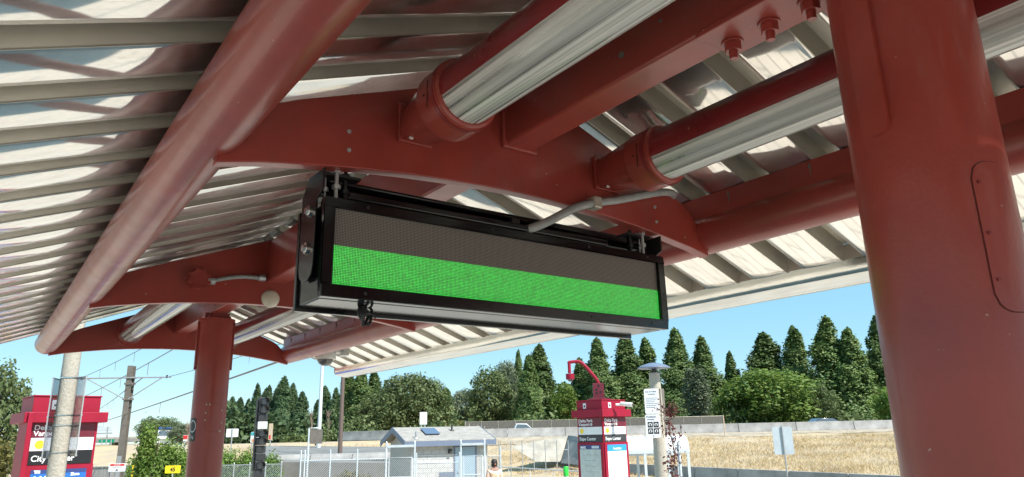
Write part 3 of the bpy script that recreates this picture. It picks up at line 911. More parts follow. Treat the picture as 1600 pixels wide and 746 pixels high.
# ================================================================== foliage generators
def leaf_object(name, centers, size, m, parent, rng, aspect=0.6, out=None, bend=0.5, loc=None, jitter=.35):
    """one small four-sided leaf spray per centre"""
    c = np.asarray(centers, float); n = len(c)
    nrm = rng.normal(size=(n, 3)); nrm[:, 2] += bend
    if out is not None: nrm += out
    nrm /= np.linalg.norm(nrm, axis=1, keepdims=True) + 1e-9
    a = rng.normal(size=(n, 3)); a -= (a * nrm).sum(1, keepdims=True) * nrm
    a /= np.linalg.norm(a, axis=1, keepdims=True) + 1e-9
    b = np.cross(nrm, a)
    s = size * (1 + jitter * rng.uniform(-1, 1, (n, 1)))
    droop = nrm * s * .25
    v = np.stack([c - a * s, c + b * s * aspect - droop * .3, c + a * s, c - b * s * aspect - droop * .3], 1).reshape(-1, 3)
    me = bpy.data.meshes.new(name)
    me.vertices.add(4 * n); me.vertices.foreach_set('co', v.ravel())
    me.loops.add(4 * n); me.loops.foreach_set('vertex_index', np.arange(4 * n, dtype=np.int32))
    me.polygons.add(n); me.polygons.foreach_set('loop_start', np.arange(0, 4 * n, 4, dtype=np.int32))
    me.polygons.foreach_set('loop_total', np.full(n, 4, dtype=np.int32))
    me.update(); me.validate()
    me.materials.append(m)
    o = bpy.data.objects.new(name, me); col.objects.link(o)
    if parent is not None: o.parent = parent
    if loc is not None: o.location = loc
    return o

def conifer_meshes(seed, H=20.0, R=3.4, leaf=.20, nb=460):
    rng = np.random.default_rng(seed)
    C = []; O = []; mb = MB()
    mb.tube([(0, 0, 0), (.05, .03, H * .35), (-.04, .05, H * .7), (0, 0, H * .985)], [.38, .28, .13, .03], 8)
    # slow bulges and bites that break the cone
    ph = rng.uniform(0, 6.28, 6); am = rng.uniform(.06, .16, 6)
    def ragged(a, t):
        return 1 + am[0] * math.sin(2 * a + ph[0] + 5 * t) + am[1] * math.sin(3 * a + ph[1] - 11 * t) + am[2] * math.sin(a + ph[2] + 17 * t) + am[3] * .8 * math.sin(29 * t + ph[3] + a)
    for i in range(nb):
        t = ((i + rng.uniform(0, 1)) / nb) ** 1.0
        z = H * (.02 + .97 * t)
        a = rng.uniform(0, 2 * math.pi)
        prof = (1 - t) ** .60 * (.74 + .26 * min(1, t / .25)) * .96
        ln = (R * prof * ragged(a, t) * rng.choice([.62, .85, 1.0, 1.0, 1.12], p=[.12, .2, .3, .26, .12])) + .10
        lift = rng.uniform(.05, .35)                    # boughs sag, then turn up at the tip
        wid = .16 + .20 * ln
        k = int(12 + 27 * ln)
        s = rng.uniform(.12, 1.0, k) ** .72
        side = rng.normal(size=k) * wid * (.35 + .65 * np.sin(np.pi * np.minimum(s, .93)))
        r = ln * s
        zz = z - ln * .20 * s + ln * lift * s ** 3 + rng.normal(size=k) * (.12 + .11 * ln) - np.abs(side) * .25
        ca, sa = math.cos(a), math.sin(a)
        x = r * ca - side * sa; y = r * sa + side * ca
        C.append(np.stack([x, y, np.maximum(zz, .15)], 1))
        o = np.stack([x * .5 + ca * .55, y * .5 + sa * .55, np.full(k, .75)], 1); O.append(o)
        if i % 6 == 0 and ln > .8:
            mb.tube([(0, 0, z), (ln * .5 * ca, ln * .5 * sa, z - ln * .14), (ln * .9 * ca, ln * .9 * sa, z - ln * (.3 - lift * .7))], [.07, .05, .015], 4)
    k = 60; q = rng.uniform(0, 1, k)
    C.append(np.stack([rng.normal(size=k) * .10 * (1 - q), rng.normal(size=k) * .10 * (1 - q), H * (.94 + .07 * q)], 1)); O.append(np.tile([0, 0, .4], (k, 1)))
    return mb, np.concatenate(C), np.concatenate(O), leaf

def broad_meshes(seed, H, R, base=.12, lobes=26, per=300, leaf=.24):
    rng = np.random.default_rng(seed)
    C = []; O = []; mb = MB()
    mb.tube([(0, 0, 0), (.06, .02, H * .2), (-.05, .04, H * .42), (.05, 0, H * .62)], [R * .085, R * .07, R * .05, R * .02], 8)
    cz = H * (base + (1 - base) * .5); hz = H * (1 - base) * .5
    for i in range(lobes):
        ph = i * 2.399 + rng.uniform(-.4, .4); zz = 1 - 2 * (i + .5) / lobes
        rr = math.sqrt(max(0, 1 - zz * zz)); k = rng.uniform(.50, .78)
        lc = np.array([R * rr * k * math.cos(ph), R * rr * k * math.sin(ph), cz + hz * zz * rng.uniform(.62, .80)])
        lr = np.array([R * rng.uniform(.26, .44), R * rng.uniform(.26, .44), hz * rng.uniform(.20, .34)])
        d = rng.normal(size=(per, 3)); d /= np.linalg.norm(d, axis=1, keepdims=True)
        s = rng.uniform(.35, 1.0, (per, 1)) ** .45
        p = lc + d * s * lr * (1 + .18 * rng.normal(size=(per, 1)))
        p[:, 2] = np.maximum(p[:, 2], .1)
        C.append(p); O.append(d * 1.5)
        if i % 2 == 0:
            mid = Vector((lc[0] * .45, lc[1] * .45, H * .25 + (lc[2] - H * .25) * .6))
            mb.tube([(0, 0, H * rng.uniform(.12, .3)), mid, Vector(lc)], [R * .04, R * .026, R * .008], 5)
    return mb, np.concatenate(C), np.concatenate(O), leaf

CACHE = {}
def tree(kind, label, base, H, R, leafmat, name='conifer_tree', group=None, rotz=0.0, barkmat='bark'):
    """base: world position of the foot; H, R: real height and crown radius"""
    key = (kind, leafmat)
    if key not in CACHE:
        if kind.startswith('con'):
            sd_ = int(kind[3:]); mb, C, O, lf = conifer_meshes(sd_); h0, r0 = 20.0, 3.4
        elif kind.startswith('bro'):
            sd_ = int(kind[3:]); h0, r0 = 12.0, 5.0; mb, C, O, lf = broad_meshes(sd_, h0, r0, base=.05)
        else:
            sd_ = int(kind[3:]); h0, r0 = 12.0, 1.6
            mb, C, O, lf = broad_meshes(sd_, h0, r0, base=.03, lobes=34, per=110, leaf=.17)
        CACHE[key] = (mb, C, O, lf, h0, r0, None)
    mb, C, O, lf, h0, r0, meshes = CACHE[key]
    t = thing(name, label, 'tree', base, rotz, group)
    tw = 1 + .12 * math.sin(len(CACHE) * 3.1 + base.x * 7.3)
    t.scale = (R / r0 * tw, R / r0 / tw, H / h0)
    t.rotation_euler.x = .025 * math.sin(base.x * 3.7); t.rotation_euler.y = .025 * math.sin(base.y * 5.1)
    if meshes is None:
        tr = mb.build('trunk', M[barkmat], t)
        cr = leaf_object('crown', C, lf, M[leafmat], t, np.random.default_rng(3), out=O)
        CACHE[key] = (mb, C, O, lf, h0, r0, (tr, cr))
    else:
        for q in meshes: copy_part(q, t)
    return t

def bush(label, base, H, R, leafmat, seed, n=2600, leaf=.07, name='shrub', cat='shrub', flat=1.0, group=None, stems=True, rotz=0):
    rng = np.random.default_rng(seed)
    t = thing(name, label, cat, base, rotz, group)
    C = []; O = []
    nl = 12
    for i in range(nl):
        a = rng.uniform(0, 6.283); k = rng.uniform(0, .62)
        lc = np.array([R * k * math.cos(a), R * flat * k * math.sin(a), H * rng.uniform(.3, .74)])
        lr = np.array([R * .45, R * .45 * flat, H * .27])
        m_ = n // nl
        d = rng.normal(size=(m_, 3)); d /= np.linalg.norm(d, axis=1, keepdims=True)
        p = lc + d * (rng.uniform(.2, 1, (m_, 1)) ** .5) * lr * (1 + .2 * rng.normal(size=(m_, 1)))
        p[:, 2] = np.clip(p[:, 2], .03, None)
        C.append(p); O.append(d)
    leaf_object('foliage', np.concatenate(C), leaf, M[leafmat], t, rng, out=np.concatenate(O))
    mb = MB()
    for i in range(7):
        a = rng.uniform(0, 6.28); mb.tube([(0, 0, 0), (R * .25 * math.cos(a), R * flat * .25 * math.sin(a), H * .4), (R * .5 * math.cos(a), R * .5 * flat * math.sin(a), H * .8)], [.03, .02, .006], 5)
    mb.build('stem', M['bark'], t)
    return t

def foot(px, v, z):
    """ground point under image column px (taken near the horizon) at distance v"""
    p = at(px, 676, v); return Vector((p.x, p.y, z))

def top_h(px, py, v, z0):
    return at(px, py, v).z - z0

# ------------------------------------------------------------------ trees beyond the freeway
RIGHT = [  # px, py of tip, distance, half width px, kind, label
    (822, 555, 112, 21, 'con1', 'slim conifer right of the big rounded broadleaf tree'),
    (842, 538, 118, 24, 'con2', 'taller conifer just right of the slim one beside the broadleaf tree'),
    (809, 547, 126, 13, 'con3', 'thin pale conifer tip rising behind the rounded broadleaf tree'),
    (906, 559, 116, 18, 'con4', 'conifer standing behind the gooseneck lamp arm of the kiosk'),
    (933, 529, 112, 28, 'con1', 'broad conifer directly above the red kiosk post'),
    (975, 521, 114, 26, 'con3', 'tall conifer right of the kiosk, its tip near the sign corner'),
    (1010, 528, 117, 27, 'con2', 'conifer behind the flat lamp head on the concrete pole'),
    (1054, 512, 113, 25, 'con4', 'tall conifer just right of the concrete lamp pole'),
    (1098, 526, 115, 25, 'con1', 'conifer behind the pale feathery poplar'),
    (1141, 549, 122, 19, 'con3', 'shorter conifer left of the round bright green tree'),
    (1188, 520, 120, 30, 'con2', 'conifer rising above the left of the round green tree'),
    (1236, 510, 118, 30, 'con4', 'conifer rising above the right of the round green tree'),
    (1283, 495, 112, 29, 'con1', 'tallest dark conifer right of the round green tree'),
    (1323, 513, 110, 32, 'con3', 'wide dark conifer second from the near column'),
    (1365, 493, 111, 28, 'con2', 'dark conifer partly hidden by the near red column'),
    (699, 606, 130, 13, 'con4', 'small conifer tip between the two broadleaf masses'),
    (548, 582, 125, 22, 'con2', 'conifer just right of the brown pole'),
    (565, 577, 122, 20, 'con1', 'conifer left of the canopy gutter end, behind the broadleaf tree'),
    (586, 580, 124, 24, 'con3', 'dark conifer under the canopy gutter end'),
]
for i, (px, py, v, hw, kd, lb) in enumerate(RIGHT):
    p = foot(px + (676 - py) * .0 , v, TOPZ - .2)
    q = at(px, py, v)
    p = Vector((q.x, q.y, TOPZ - .2))
    tree(kd, lb, p, q.z - p.z, hw * v / F_PX * (1.40 + .2 * math.sin(i * 2.7)), 'conifer', group='conifers beyond the freeway', rotz=i * 1.7)
LEFT = [
    (364, 620, 150, 12, 'con1', 'conifer nearest the far column, shortest of the left row'),
    (377, 621, 156, 11, 'con2', 'second conifer right of the far column'),
    (388, 623, 150, 12, 'con3', 'third conifer right of the far column, above the teal sign'),
    (404, 599, 148, 13, 'con4', 'conifer directly left of the black signal head'),
    (415, 606, 160, 10, 'con2', 'narrow conifer tip just behind the signal head'),
    (423, 602, 158, 11, 'con1', 'narrow conifer tip right of the signal head'),
    (433, 607, 150, 14, 'con3', 'conifer left of the highest one in the left row'),
    (446, 588, 147, 15, 'con2', 'highest conifer of the left row'),
    (458, 599, 150, 13, 'con4', 'conifer right of the highest one in the left row'),
    (474, 612, 146, 17, 'con1', 'broad rounded conifer closing the left row'),
    (498, 625, 132, 11, 'con4', 'low dark conifer behind the white light pole'),
    (509, 603, 132, 15, 'con2', 'conifer between the white light pole and the brown pole'),
    (524, 606, 130, 14, 'con1', 'conifer just left of the brown pole'),
]
for i, (px, py, v, hw, kd, lb) in enumerate(LEFT):
    q = at(px, py, v); p = Vector((q.x, q.y, TOPZ - .4))
    tree(kd, lb, p, q.z - p.z, hw * v / F_PX * (1.32 + .2 * math.sin(i * 1.9)), 'conifer_far', group='conifers left of the white pole', rotz=i * 2.1)
BROAD = [  # px centre, tip py, distance, half width px, material, kind, label
    (640, 577, 116, 46, 'leaf', 'bro1', 'big rounded broadleaf tree behind the hut roof'),
    (676, 592, 118, 34, 'leaf', 'bro2', 'broadleaf tree right of the big one behind the hut'),
    (600, 612, 114, 36, 'leaf', 'bro3', 'darker broadleaf tree left of the hut gable'),
    (768, 574, 117, 40, 'leaf', 'bro2', 'large rounded broadleaf tree above the pickup'),
    (725, 606, 124, 28, 'leaf_grey', 'bro3', 'greyish broadleaf tree left of the large rounded one'),
    (792, 556, 126, 22, 'leaf_grey', 'bro1', 'pale open crowned tree behind the large rounded one'),
    (880, 596, 113, 26, 'leaf_bright', 'bro3', 'yellow green broadleaf tree left of the kiosk'),
    (1199, 571, 96, 66, 'leaf_bright', 'bro1', 'round bright green tree above the freeway barrier'),
    (1150, 597, 98, 34, 'leaf_bright', 'bro2', 'bright green tree merging with the left of the round one'),
    (1277, 602, 97, 30, 'leaf', 'bro2', 'dull green tree between round tree and dark conifers'),
    (1392, 600, 98, 34, 'leaf_bright', 'bro3', 'bright green tree beside the near red column edge'),
    (715, 655, 101, 26, 'leaf_olive', 'bro1', 'low yellowish bush tree at the fence corner'),
    (262, 652, 120, 26, 'leaf', 'bro2', 'roadside tree behind the semi truck'),
    (236, 650, 126, 20, 'leaf', 'bro3', 'roadside tree left of the semi truck'),
    (286, 660, 118, 16, 'leaf_grey', 'bro1', 'thin grey tree touching the far column edge'),
]
for i, (px, py, v, hw, lm, kd, lb) in enumerate(BROAD):
    q = at(px, py, v); p = Vector((q.x, q.y, TOPZ - .2))
    tree(kd, lb, p, q.z - p.z, hw * v / F_PX * 1.12, lm, name='broadleaf_tree', group='broadleaf trees beyond the freeway', rotz=i * 1.3)
q = at(1082, 566, 94)
tree('pop1', 'pale feathery poplar rising right of the lamp pole', Vector((q.x, q.y, TOPZ)), q.z - TOPZ, 1.9, 'leaf_grey', name='poplar_tree')
q = at(6, 566, 38)
tree('bro2', 'leafy tree at the left edge behind the red kiosk', Vector((*at(-12, 690, 38).xy, -1.0)), q.z + 1.0, 1.75, 'leaf', name='broadleaf_tree')
q = at(2, 670, 30)
bush('yellow green bush at the left edge below the tree', Vector((*at(-8, 690, 30).xy, -1.0)), q.z + 1.0, .95, 'leaf_olive', 21, n=3000, leaf=.07)
# bare dead snags
for px, py, hw, lb in ((487, 641, 3, 'bare dead snag just left of the white pole'), (514, 642, 4, 'grey bare tree between the two light poles'), (295, 664, 6, 'leafless brown tree by the far column')):
    v = 100
    q = at(px, py, v); t = thing('dead_tree', lb, 'tree', (q.x, q.y, TOPZ - .2)); H = q.z - TOPZ + .2
    rr = random.Random(px); mb = MB(); mb.tube([(0, 0, 0), (.1, 0, H * .5), (0, .1, H)], [.16, .1, .02], 6); mb.build('trunk', M['deadwood'], t)
    mb = MB()
    for k in range(34):
        z = H * rr.uniform(.12, .92); a = rr.uniform(0, 6.28); ln = hw * .09 * rr.uniform(.6, 1.4)
        mb.tube([(0, 0, z), (ln * .6 * math.cos(a), ln * .6 * math.sin(a), z + ln * .9), (ln * math.cos(a), ln * math.sin(a), z + ln * 2.0)], [.04, .03, .01], 4)
    mb.build('branch', M['deadwood'], t)['kind'] = 'stuff'
# the wood behind, which reads as one dark mass
rng = np.random.default_rng(77)
C = []
for u in np.arange(-56, 100, 1.1):
    v = 132 + rng.uniform(-3, 10); hgt = 6.0 + 2.2 * math.sin(u * .21) + rng.uniform(-1.0, 2.2)
    if u < -30: hgt *= .8
    for k in range(150):
        z = hgt * rng.uniform(0, 1) ** .8
        s = 1.5 * (1 - .5 * z / hgt)
        p = guv(u + rng.normal() * s, v + rng.normal() * s, TOPZ - .4 + z); C.append(tuple(p))
far = leaf_object('far_wood', C, .55, M['conifer_far'], None, rng)
tag(far, 'dark continuous woodland behind the rows of trees', 'woodland', kind='stuff')
# low undergrowth at the back of the freeway
C = []
for i in range(9000):
    u = rng.uniform(-30, 62); v = 93 + rng.uniform(0, 4)
    C.append(tuple(guv(u, v, TOPZ + abs(rng.normal()) * (1.0 + .6 * math.sin(u * .5)))))
ug = leaf_object('undergrowth', C, .26, M['leaf'], None, rng)
tag(ug, 'low scrub along the far side of the freeway', 'scrub', kind='stuff')
# dry grass on the bank
rng = np.random.default_rng(5)
V = []; 
for i in range(190000):
    v = rng.uniform(27, 66); px = rng.uniform(330, 1750)
    u = (px - 800) / F_PX * v * 1.04
    h = bank_h(u, v)
    if h < -.93 and v < 52: continue
    if rng.uniform() > (.10 if h > .95 else .7): continue
    if math.sin(u * .33 + 1.3 * math.sin(v * .4)) * math.sin(v * .27 + u * .11) > .62 and rng.uniform() > .25: continue
    p = guv(u, v, h - .03)
    a = rng.uniform(0, 6.28); H = rng.uniform(.10, .30) * (.55 if h > 1.0 else 1) * (1.3 if math.sin(u * .8 + v * .3) * math.sin(v * .55 - u * .2) > .25 else .85)
    w_ = rng.uniform(.012, .03); lx, ly = rng.normal(size=2) * H * .75
    dx, dy = math.cos(a) * w_, math.sin(a) * w_
    V += [(p.x - dx, p.y - dy, p.z), (p.x + dx, p.y + dy, p.z), (p.x + lx, p.y + ly, p.z + H)]
n = len(V) // 3
me = bpy.data.meshes.new('dry_grass'); me.from_pydata(V, [], [(3 * k, 3 * k + 1, 3 * k + 2) for k in range(n)]); me.materials.append(M['drygrass'])
o = bpy.data.objects.new('dry_grass', me); col.objects.link(o)
tag(o, 'dry golden grass covering the freeway bank', 'grass', kind='stuff')

# ================================================================== freeway edge: barriers, fence, vehicles
def barrier_mesh(L, h=.82):
    mb = MB(); mb.prism([(-.30, 0), (.30, 0), (.30, .07), (.17, .30), (.08, h), (-.08, h), (-.17, .30), (-.30, .07)], .02, L - .02, axis='x')
    return mb
ORD = ['first', 'second', 'third', 'fourth', 'fifth', 'sixth', 'seventh', 'eighth', 'ninth', 'tenth', 'eleventh', 'twelfth', 'thirteenth', 'fourteenth']
def barrier_line(pts, zs, L, label, group, name='concrete_barrier', h=.82):
    """segments laid end to end along a polyline given in world xy"""
    proto = None
    a, b = Vector(pts[0]), Vector(pts[1])
    n = int((b - a).length / L); d = (b - a).normalized(); rz = math.atan2(d.y, d.x)
    for k in range(n):
        p = a + d * L * k
        z = zs(p.x, p.y)
        if proto is None:
            proto = barrier_mesh(L, h).build(name, M['barrier'], bevel=.02); o = proto
        else:
            o = proto.copy(); col.objects.link(o)
        o.location = (p.x, p.y, z); o.rotation_euler = (0, 0, rz)
        i_ = k if uv_of(a)[0] < uv_of(b)[0] else n - 1 - k
        tag(o, label + ', ' + ORD[min(i_, 13)] + ' from the left', 'barrier', group)
topflat = lambda x, y: TOPZ + .0
p0, p1 = guv(-6.0, 66.8), guv(46, 66.8)
barrier_line([p0.xy, p1.xy], topflat, 5.2, 'concrete barrier segment along the freeway edge above the dry bank', 'barriers along the freeway edge', h=.80)
p0, p1 = guv(-17.8, 74.5), guv(-6.2, 67.3)
barrier_line([p0.xy, p1.xy], topflat, 4.2, 'dark concrete wall segment below the trees left of the hut', 'wall segments left of the hut', h=.9)
# lower barrier at the foot of the bank, parallel to the tracks
a = at_z(781, 716, -.18); b = at_z(1440, 745, -.18)
barrier_line([b.xy, a.xy], lambda x, y: -1.0, 3.05, 'weathered concrete barrier segment at the foot of the grass bank', 'barriers at the foot of the bank', h=.82)
# barrier and kerb on the left road
A_, B_, C_, D_ = at(400, 696.5, 63), at(614, 698.5, 62), at(628, 724, 44), at(425, 722, 44)
mb = MB(); Q = [A_, B_, C_, D_]
mb.add(Q + [Vector((p.x, p.y, -1.1)) for p in Q], [(3, 2, 1, 0), (0, 1, 5, 4), (1, 2, 6, 5), (2, 3, 7, 6), (3, 0, 4, 7)])
struct(mb.build('ramp_road', M['ramp']))
a = D_.lerp(A_, .12); b = C_.lerp(B_, .12); zr_ = (a.z + b.z) / 2
barrier_line([a.xy, b.xy], lambda x, y: zr_ - .05, 2.6, 'dark concrete barrier segment on the road left of the hut', 'barriers on the left road', h=.42)
# rail in front of the lower barrier
pa, pb = at(764, 729, 40), at(906, 737, 33)
mb = MB(); mb.cyl(pa, pb, .028, .028, 8)
rl = thing('pipe_rail', 'thin white pipe rail in front of the lower barrier by the person', 'rail', (pa.x, pa.y, -1))
o = mb.build('rail', M['palewhite']); o.parent = rl; o.matrix_parent_inverse = Matrix.Translation(-Vector((pa.x, pa.y, -1)))
for k in range(5):
    q = pa.lerp(pb, k / 4); mb = MB(); mb.cyl((0, 0, 0), (0, 0, q.z + 1), .022, .022, 8); c = mb.build('post', M['palewhite'], rl); c.location = (q.x - pa.x, q.y - pa.y, 0)

def screen_fence(pxs, v, ztop, zbot, label, slope_end=None):
    q0 = at(pxs[0], 660, v); t = thing('mesh_fence', label, 'fence', (q0.x, q0.y, zbot), FACE)
    u0 = uv_of(q0)[0]
    X = [uv_of(at(p, 660, v))[0] - u0 for p in pxs]
    H = ztop - zbot
    for x in X:
        mb = MB(); mb.cyl((x, 0, 0), (x, 0, H + .08), .05, .05, 8); mb.build('post', M['clamp'], t)
    for xa, xb in zip(X[:-1], X[1:]):
        mb = MB(); mb.box(xa + .06, xb - .06, -.012, .012, .05, H - .04); mb.build('mesh_panel', M['mesh_fabric'], t)
    mb = MB(); mb.cyl((X[0], -.0, H), (X[-1], 0, H), .03, .03, 6); mb.build('top_rail', M['clamp'], t)
zt = at(830, 657.5, 82).z
screen_fence([727, 752, 778, 805, 832, 861, 889, 916], 82, zt, TOPZ, 'grey screened fence behind the pickup, left of the red kiosk')
screen_fence([966, 984, 1012, 1040, 1068, 1096, 1130], 84, at(1050, 652, 84).z, TOPZ, 'grey screened fence between the lamp pole and the tall thin post')
tp = at(1130, 649, 60); bt = bank_h(*uv_of(tp))
o = MB().cyl((0, 0, 0), (.0, 0, tp.z - bt), .045, .035, 8).build('fence_post', M['tan'], loc=(tp.x, tp.y, bt))
tag(o, 'tall thin post standing alone on the bank by the fence end', 'post')
# small fence posts stepping down the bank left of the wing wall
for k, (px, py) in enumerate(((733, 662), (746, 664), (757, 666), (769, 669))):
    q = at(px, py, 68); h = bank_h(*uv_of(q))
    o = MB().cyl((0, 0, 0), (0, 0, max(.9, q.z - h)), .05, .05, 6).build('fence_post', M['clamp'], loc=(q.x, q.y, h))
    tag(o, ORD[k] + ' short pale post stepping down the bank from the fence corner', 'post', 'posts stepping down from the fence corner')

def vehicle(name, label, cat, loc, rotz, paint, L, W, prof_body, prof_cab, wheels, wr):
    t = thing(name, label, cat, loc, rotz)
    mb = MB(); mb.prism(prof_body, -W / 2, W / 2); mb.build('body', M[paint], t, bevel=.05)
    mb = MB(); mb.prism(prof_cab, -W / 2 + .12, W / 2 - .12); cab = mb.build('cabin', M[paint], t, bevel=.04)
    xs = [p[0] for p in prof_cab]; zs = [p[1] for p in prof_cab]
    cx = sum(xs) / len(xs); cz = sum(zs) / len(zs)
    gl = [(cx + (x - cx) * .84, cz + .02 + (z - cz) * .66) for x, z in prof_cab]
    for s in (-1, 1):
        mb = MB(); mb.prism(gl, s * (W / 2 - .12) - (.012 if s < 0 else 0), s * (W / 2 - .12) + (.012 if s > 0 else 0)); mb.build('side_window', M['glass'], cab)
    for x in wheels:
        for s in (-1, 1):
            mb = MB(); mb.cyl((x, s * (W / 2 - .2), wr), (x, s * (W / 2 + .01), wr), wr, wr, 18); wh = mb.build('wheel', M['rubber'], t)
            mb = MB(); mb.cyl((x, s * (W / 2 + .011), wr), (x, s * (W / 2 + .02), wr), wr * .6, wr * .55, 12); mb.build('rim', M['steel'], wh)
    # windscreen
    fr = max(prof_cab, key=lambda p: p[0]); tp_ = max((p for p in prof_cab if p[1] > cz), key=lambda p: p[0])
    d = Vector((tp_[0] - fr[0], 0, tp_[1] - fr[1]))
    nrm = Vector((d.z, 0, -d.x)).normalized()
    mb = MB(); A = Vector((fr[0], 0, fr[1])) + d * .12 + nrm * .012; B = Vector((fr[0], 0, fr[1])) + d * .9 + nrm * .012
    w_ = W / 2 - .22
    mb.add([A + Vector((0, -w_, 0)), A + Vector((0, w_, 0)), B + Vector((0, w_, 0)), B + Vector((0, -w_, 0))], [(0, 1, 2, 3)])
    mb.build('windscreen', M['glass'], cab)
    for s in (-1, 1):
        mb = MB(); mb.box(L - .06, L + .015, s * W * .36 - .14, s * W * .36 + .14, .68, .82); mb.build('headlight', M['whiteplastic'], t, bevel=.02)
    return t
q = at(812, 667, 76)
vehicle('pickup_truck', 'white pickup truck on the freeway behind the concrete barrier', 'pickup', (q.x - 2.4 * RT0.x, q.y - 2.4 * RT0.y, TOPZ - .38), FACE + rad(4), 'carwhite', 5.3, 1.9,
        [(0, .45), (5.3, .45), (5.3, .95), (3.75, 1.08), (3.7, 1.1), (0, 1.1)], [(1.75, 1.06), (3.75, 1.06), (3.1, 1.68), (2.0, 1.72)], (.95, 4.3), .38)
q = at(1290, 662, 73)
vehicle('parked_car', 'dark blue car roof showing above the freeway barrier', 'car', (q.x - 2.0 * RT0.x, q.y - 2.0 * RT0.y, TOPZ - .30), FACE + rad(6), 'carblue', 4.6, 1.8,
        [(0, .4), (4.6, .4), (4.6, .75), (3.5, .95), (.3, 1.0), (0, .9)], [(.35, .95), (3.5, .92), (2.6, 1.42), (1.1, 1.46)], (.85, 3.75), .33)

# concrete wing wall of the underpass
def slab(name, pts, depth, m, label=None, cat=None, parent=None):
    base = sum((Vector(p) for p in pts), Vector()) / len(pts)
    mb = MB(); n = len(pts)
    f = [Vector(p) - base for p in pts]; b = [p + HEAD * depth for p in f]
    mb.add(f + b, [tuple(range(n)), tuple(range(2 * n - 1, n - 1, -1))] + [(k, n + k, n + (k + 1) % n, (k + 1) % n) for k in range(n)])
    o = mb.build(name, M[m], parent, bevel=.02); o.location = base
    if label: tag(o, label, cat)
    return o
slab('wing_wall', [at(798, 697.5, 50), at(888, 680.5, 52), at(875, 722, 49), at(838, 722, 49)], .5, 'wingwall', 'pale sloping concrete wing wall in the bank left of the kiosk', 'wall')
slab('abutment_wall', [at(888.6, 680.5, 51.9), at(912, 683, 48), at(912, 728, 46), at(876, 724, 48.9)], .5, 'barrier', 'shaded upright concrete abutment beside the wing wall', 'wall')
mb = MB(); pa, pb = at(780, 703, 47.5), at(888, 703, 47.5)
gr = thing('guard_rail', 'thin wire guard rail in front of the wing wall', 'railing', (pa.x, pa.y, -.6))
for k in range(7):
    q = pa.lerp(pb, k / 6); mb = MB(); mb.cyl((0, 0, -.4), (0, 0, at(790, 690, 47.5).z + .6), .03, .03, 6); c = mb.build('post', M['steel'], gr); c.location = (q.x - pa.x, q.y - pa.y, 0)
mb = MB(); d = pb - pa; mb.cyl((0, 0, pa.z + .6), (d.x, d.y, pb.z + .6), .018, .018, 6); mb.build('rail', M['steel'], gr)

# ================================================================== the hut
HV = 33.0
hc = at(633, 693, HV)                     # front left eave corner
hut = thing('utility_hut', 'small pale block utility hut with grey shingle gable roof', 'building', (hc.x, hc.y, -1.0), 0.0)
hut.rotation_euler.z = FACE + rad(27)
HL, HW, HE = 4.45, 3.7, hc.z + 1.0       # length, depth, eave height
RH = 0.62
oe = .22
# roof slabs (local x along the front, y into depth); origin = front left eave corner
def roof_slab(ya, za, yb, zb):
    mb = MB(); th = .09
    mb.add([(0, ya, za), (HL, ya, za), (HL, yb, zb), (0, yb, zb), (0, ya, za + th), (HL, ya, za + th), (HL, yb, zb + th), (0, yb, zb + th)],
           [(0, 3, 2, 1), (4, 5, 6, 7), (0, 1, 5, 4), (1, 2, 6, 5), (2, 3, 7, 6), (3, 0, 4, 7)])
    return mb.build('roof', M['shingle'], hut)
rf = roof_slab(0, HE, HW / 2 - .001, HE + RH); roof_slab(HW, HE, HW / 2 + .001, HE + RH)
mb = MB(); mb.box(.0, HL, -.025, -.003, HE - .16, HE + .07); mb.build('fascia', M['bluegrey'], hut)
for x0 in (-.03, HL + .003):
    mb = MB(); mb.prism([(-.02, HE - .16), (HW / 2, HE + RH - .15), (HW + .02, HE - .16), (HW + .02, HE + .10), (HW / 2, HE + RH + .11), (-.02, HE + .10)], x0, x0 + .027, axis='x'); mb.build('bargeboard', M['bluegrey'], hut)
wx0, wx1, wy0, wy1 = .38, HL - .28, .34, HW - .34
mb = MB(); mb.box(wx0, wx1, wy0, wy1, 0, HE - .02); mb.prism([(wy0, HE - .02), (wy1, HE - .02), (HW / 2, HE + RH - .14)], wx0, wx1, axis='x'); mb.build('wall', M['mortar'], hut)
bl = None
bw, bh = .40, .20
for r in range(int((HE - .02) / bh)):
    x = wx0 - (bw / 2 if r % 2 else 0)
    while x < wx1 - .02:
        xa, xb = max(x, wx0) + .004, min(x + bw, wx1) - .004
        x += bw
        if xb - xa < .05 or (xa > wx0 + 2.1 and xb < wx1 - .1 and r * bh < 2.05) : continue
        if bl is None:
            mb = MB(); mb.box(0, 1, -.014, .004, .005, bh - .005); bl = mb.build('concrete_block', M['block'], hut); o = bl
        else:
            o = bl.copy(); col.objects.link(o); o.parent = hut
        o.location = (xa, wy0, r * bh); o.scale = (xb - xa, 1, 1)
dx0 = wx0 + 2.14
mb = MB(); mb.box(dx0, dx0 + 1.02, wy0 - .03, wy0 - .004, 0, 2.08); dr = mb.build('door', M['bldoor'], hut)
mb = MB(); mb.box(dx0 - .06, dx0, wy0 - .05, wy0 - .004, 0, 2.14); mb.box(dx0 + 1.02, dx0 + 1.08, wy0 - .05, wy0 - .004, 0, 2.14); mb.box(dx0 - .06, dx0 + 1.08, wy0 - .06, wy0 - .004, 2.08, 2.22); mb.build('frame', M['bluegrey'], dr)
mb = MB(); mb.cyl((dx0 + .12, wy0 - .03, 1.0), (dx0 + .12, wy0 - .09, 1.0), .02, .02, 8); mb.cyl((dx0 + .12, wy0 - .085, 1.0), (dx0 + .24, wy0 - .085, 1.0), .012, .012, 8); mb.build('handle', M['steel'], dr)
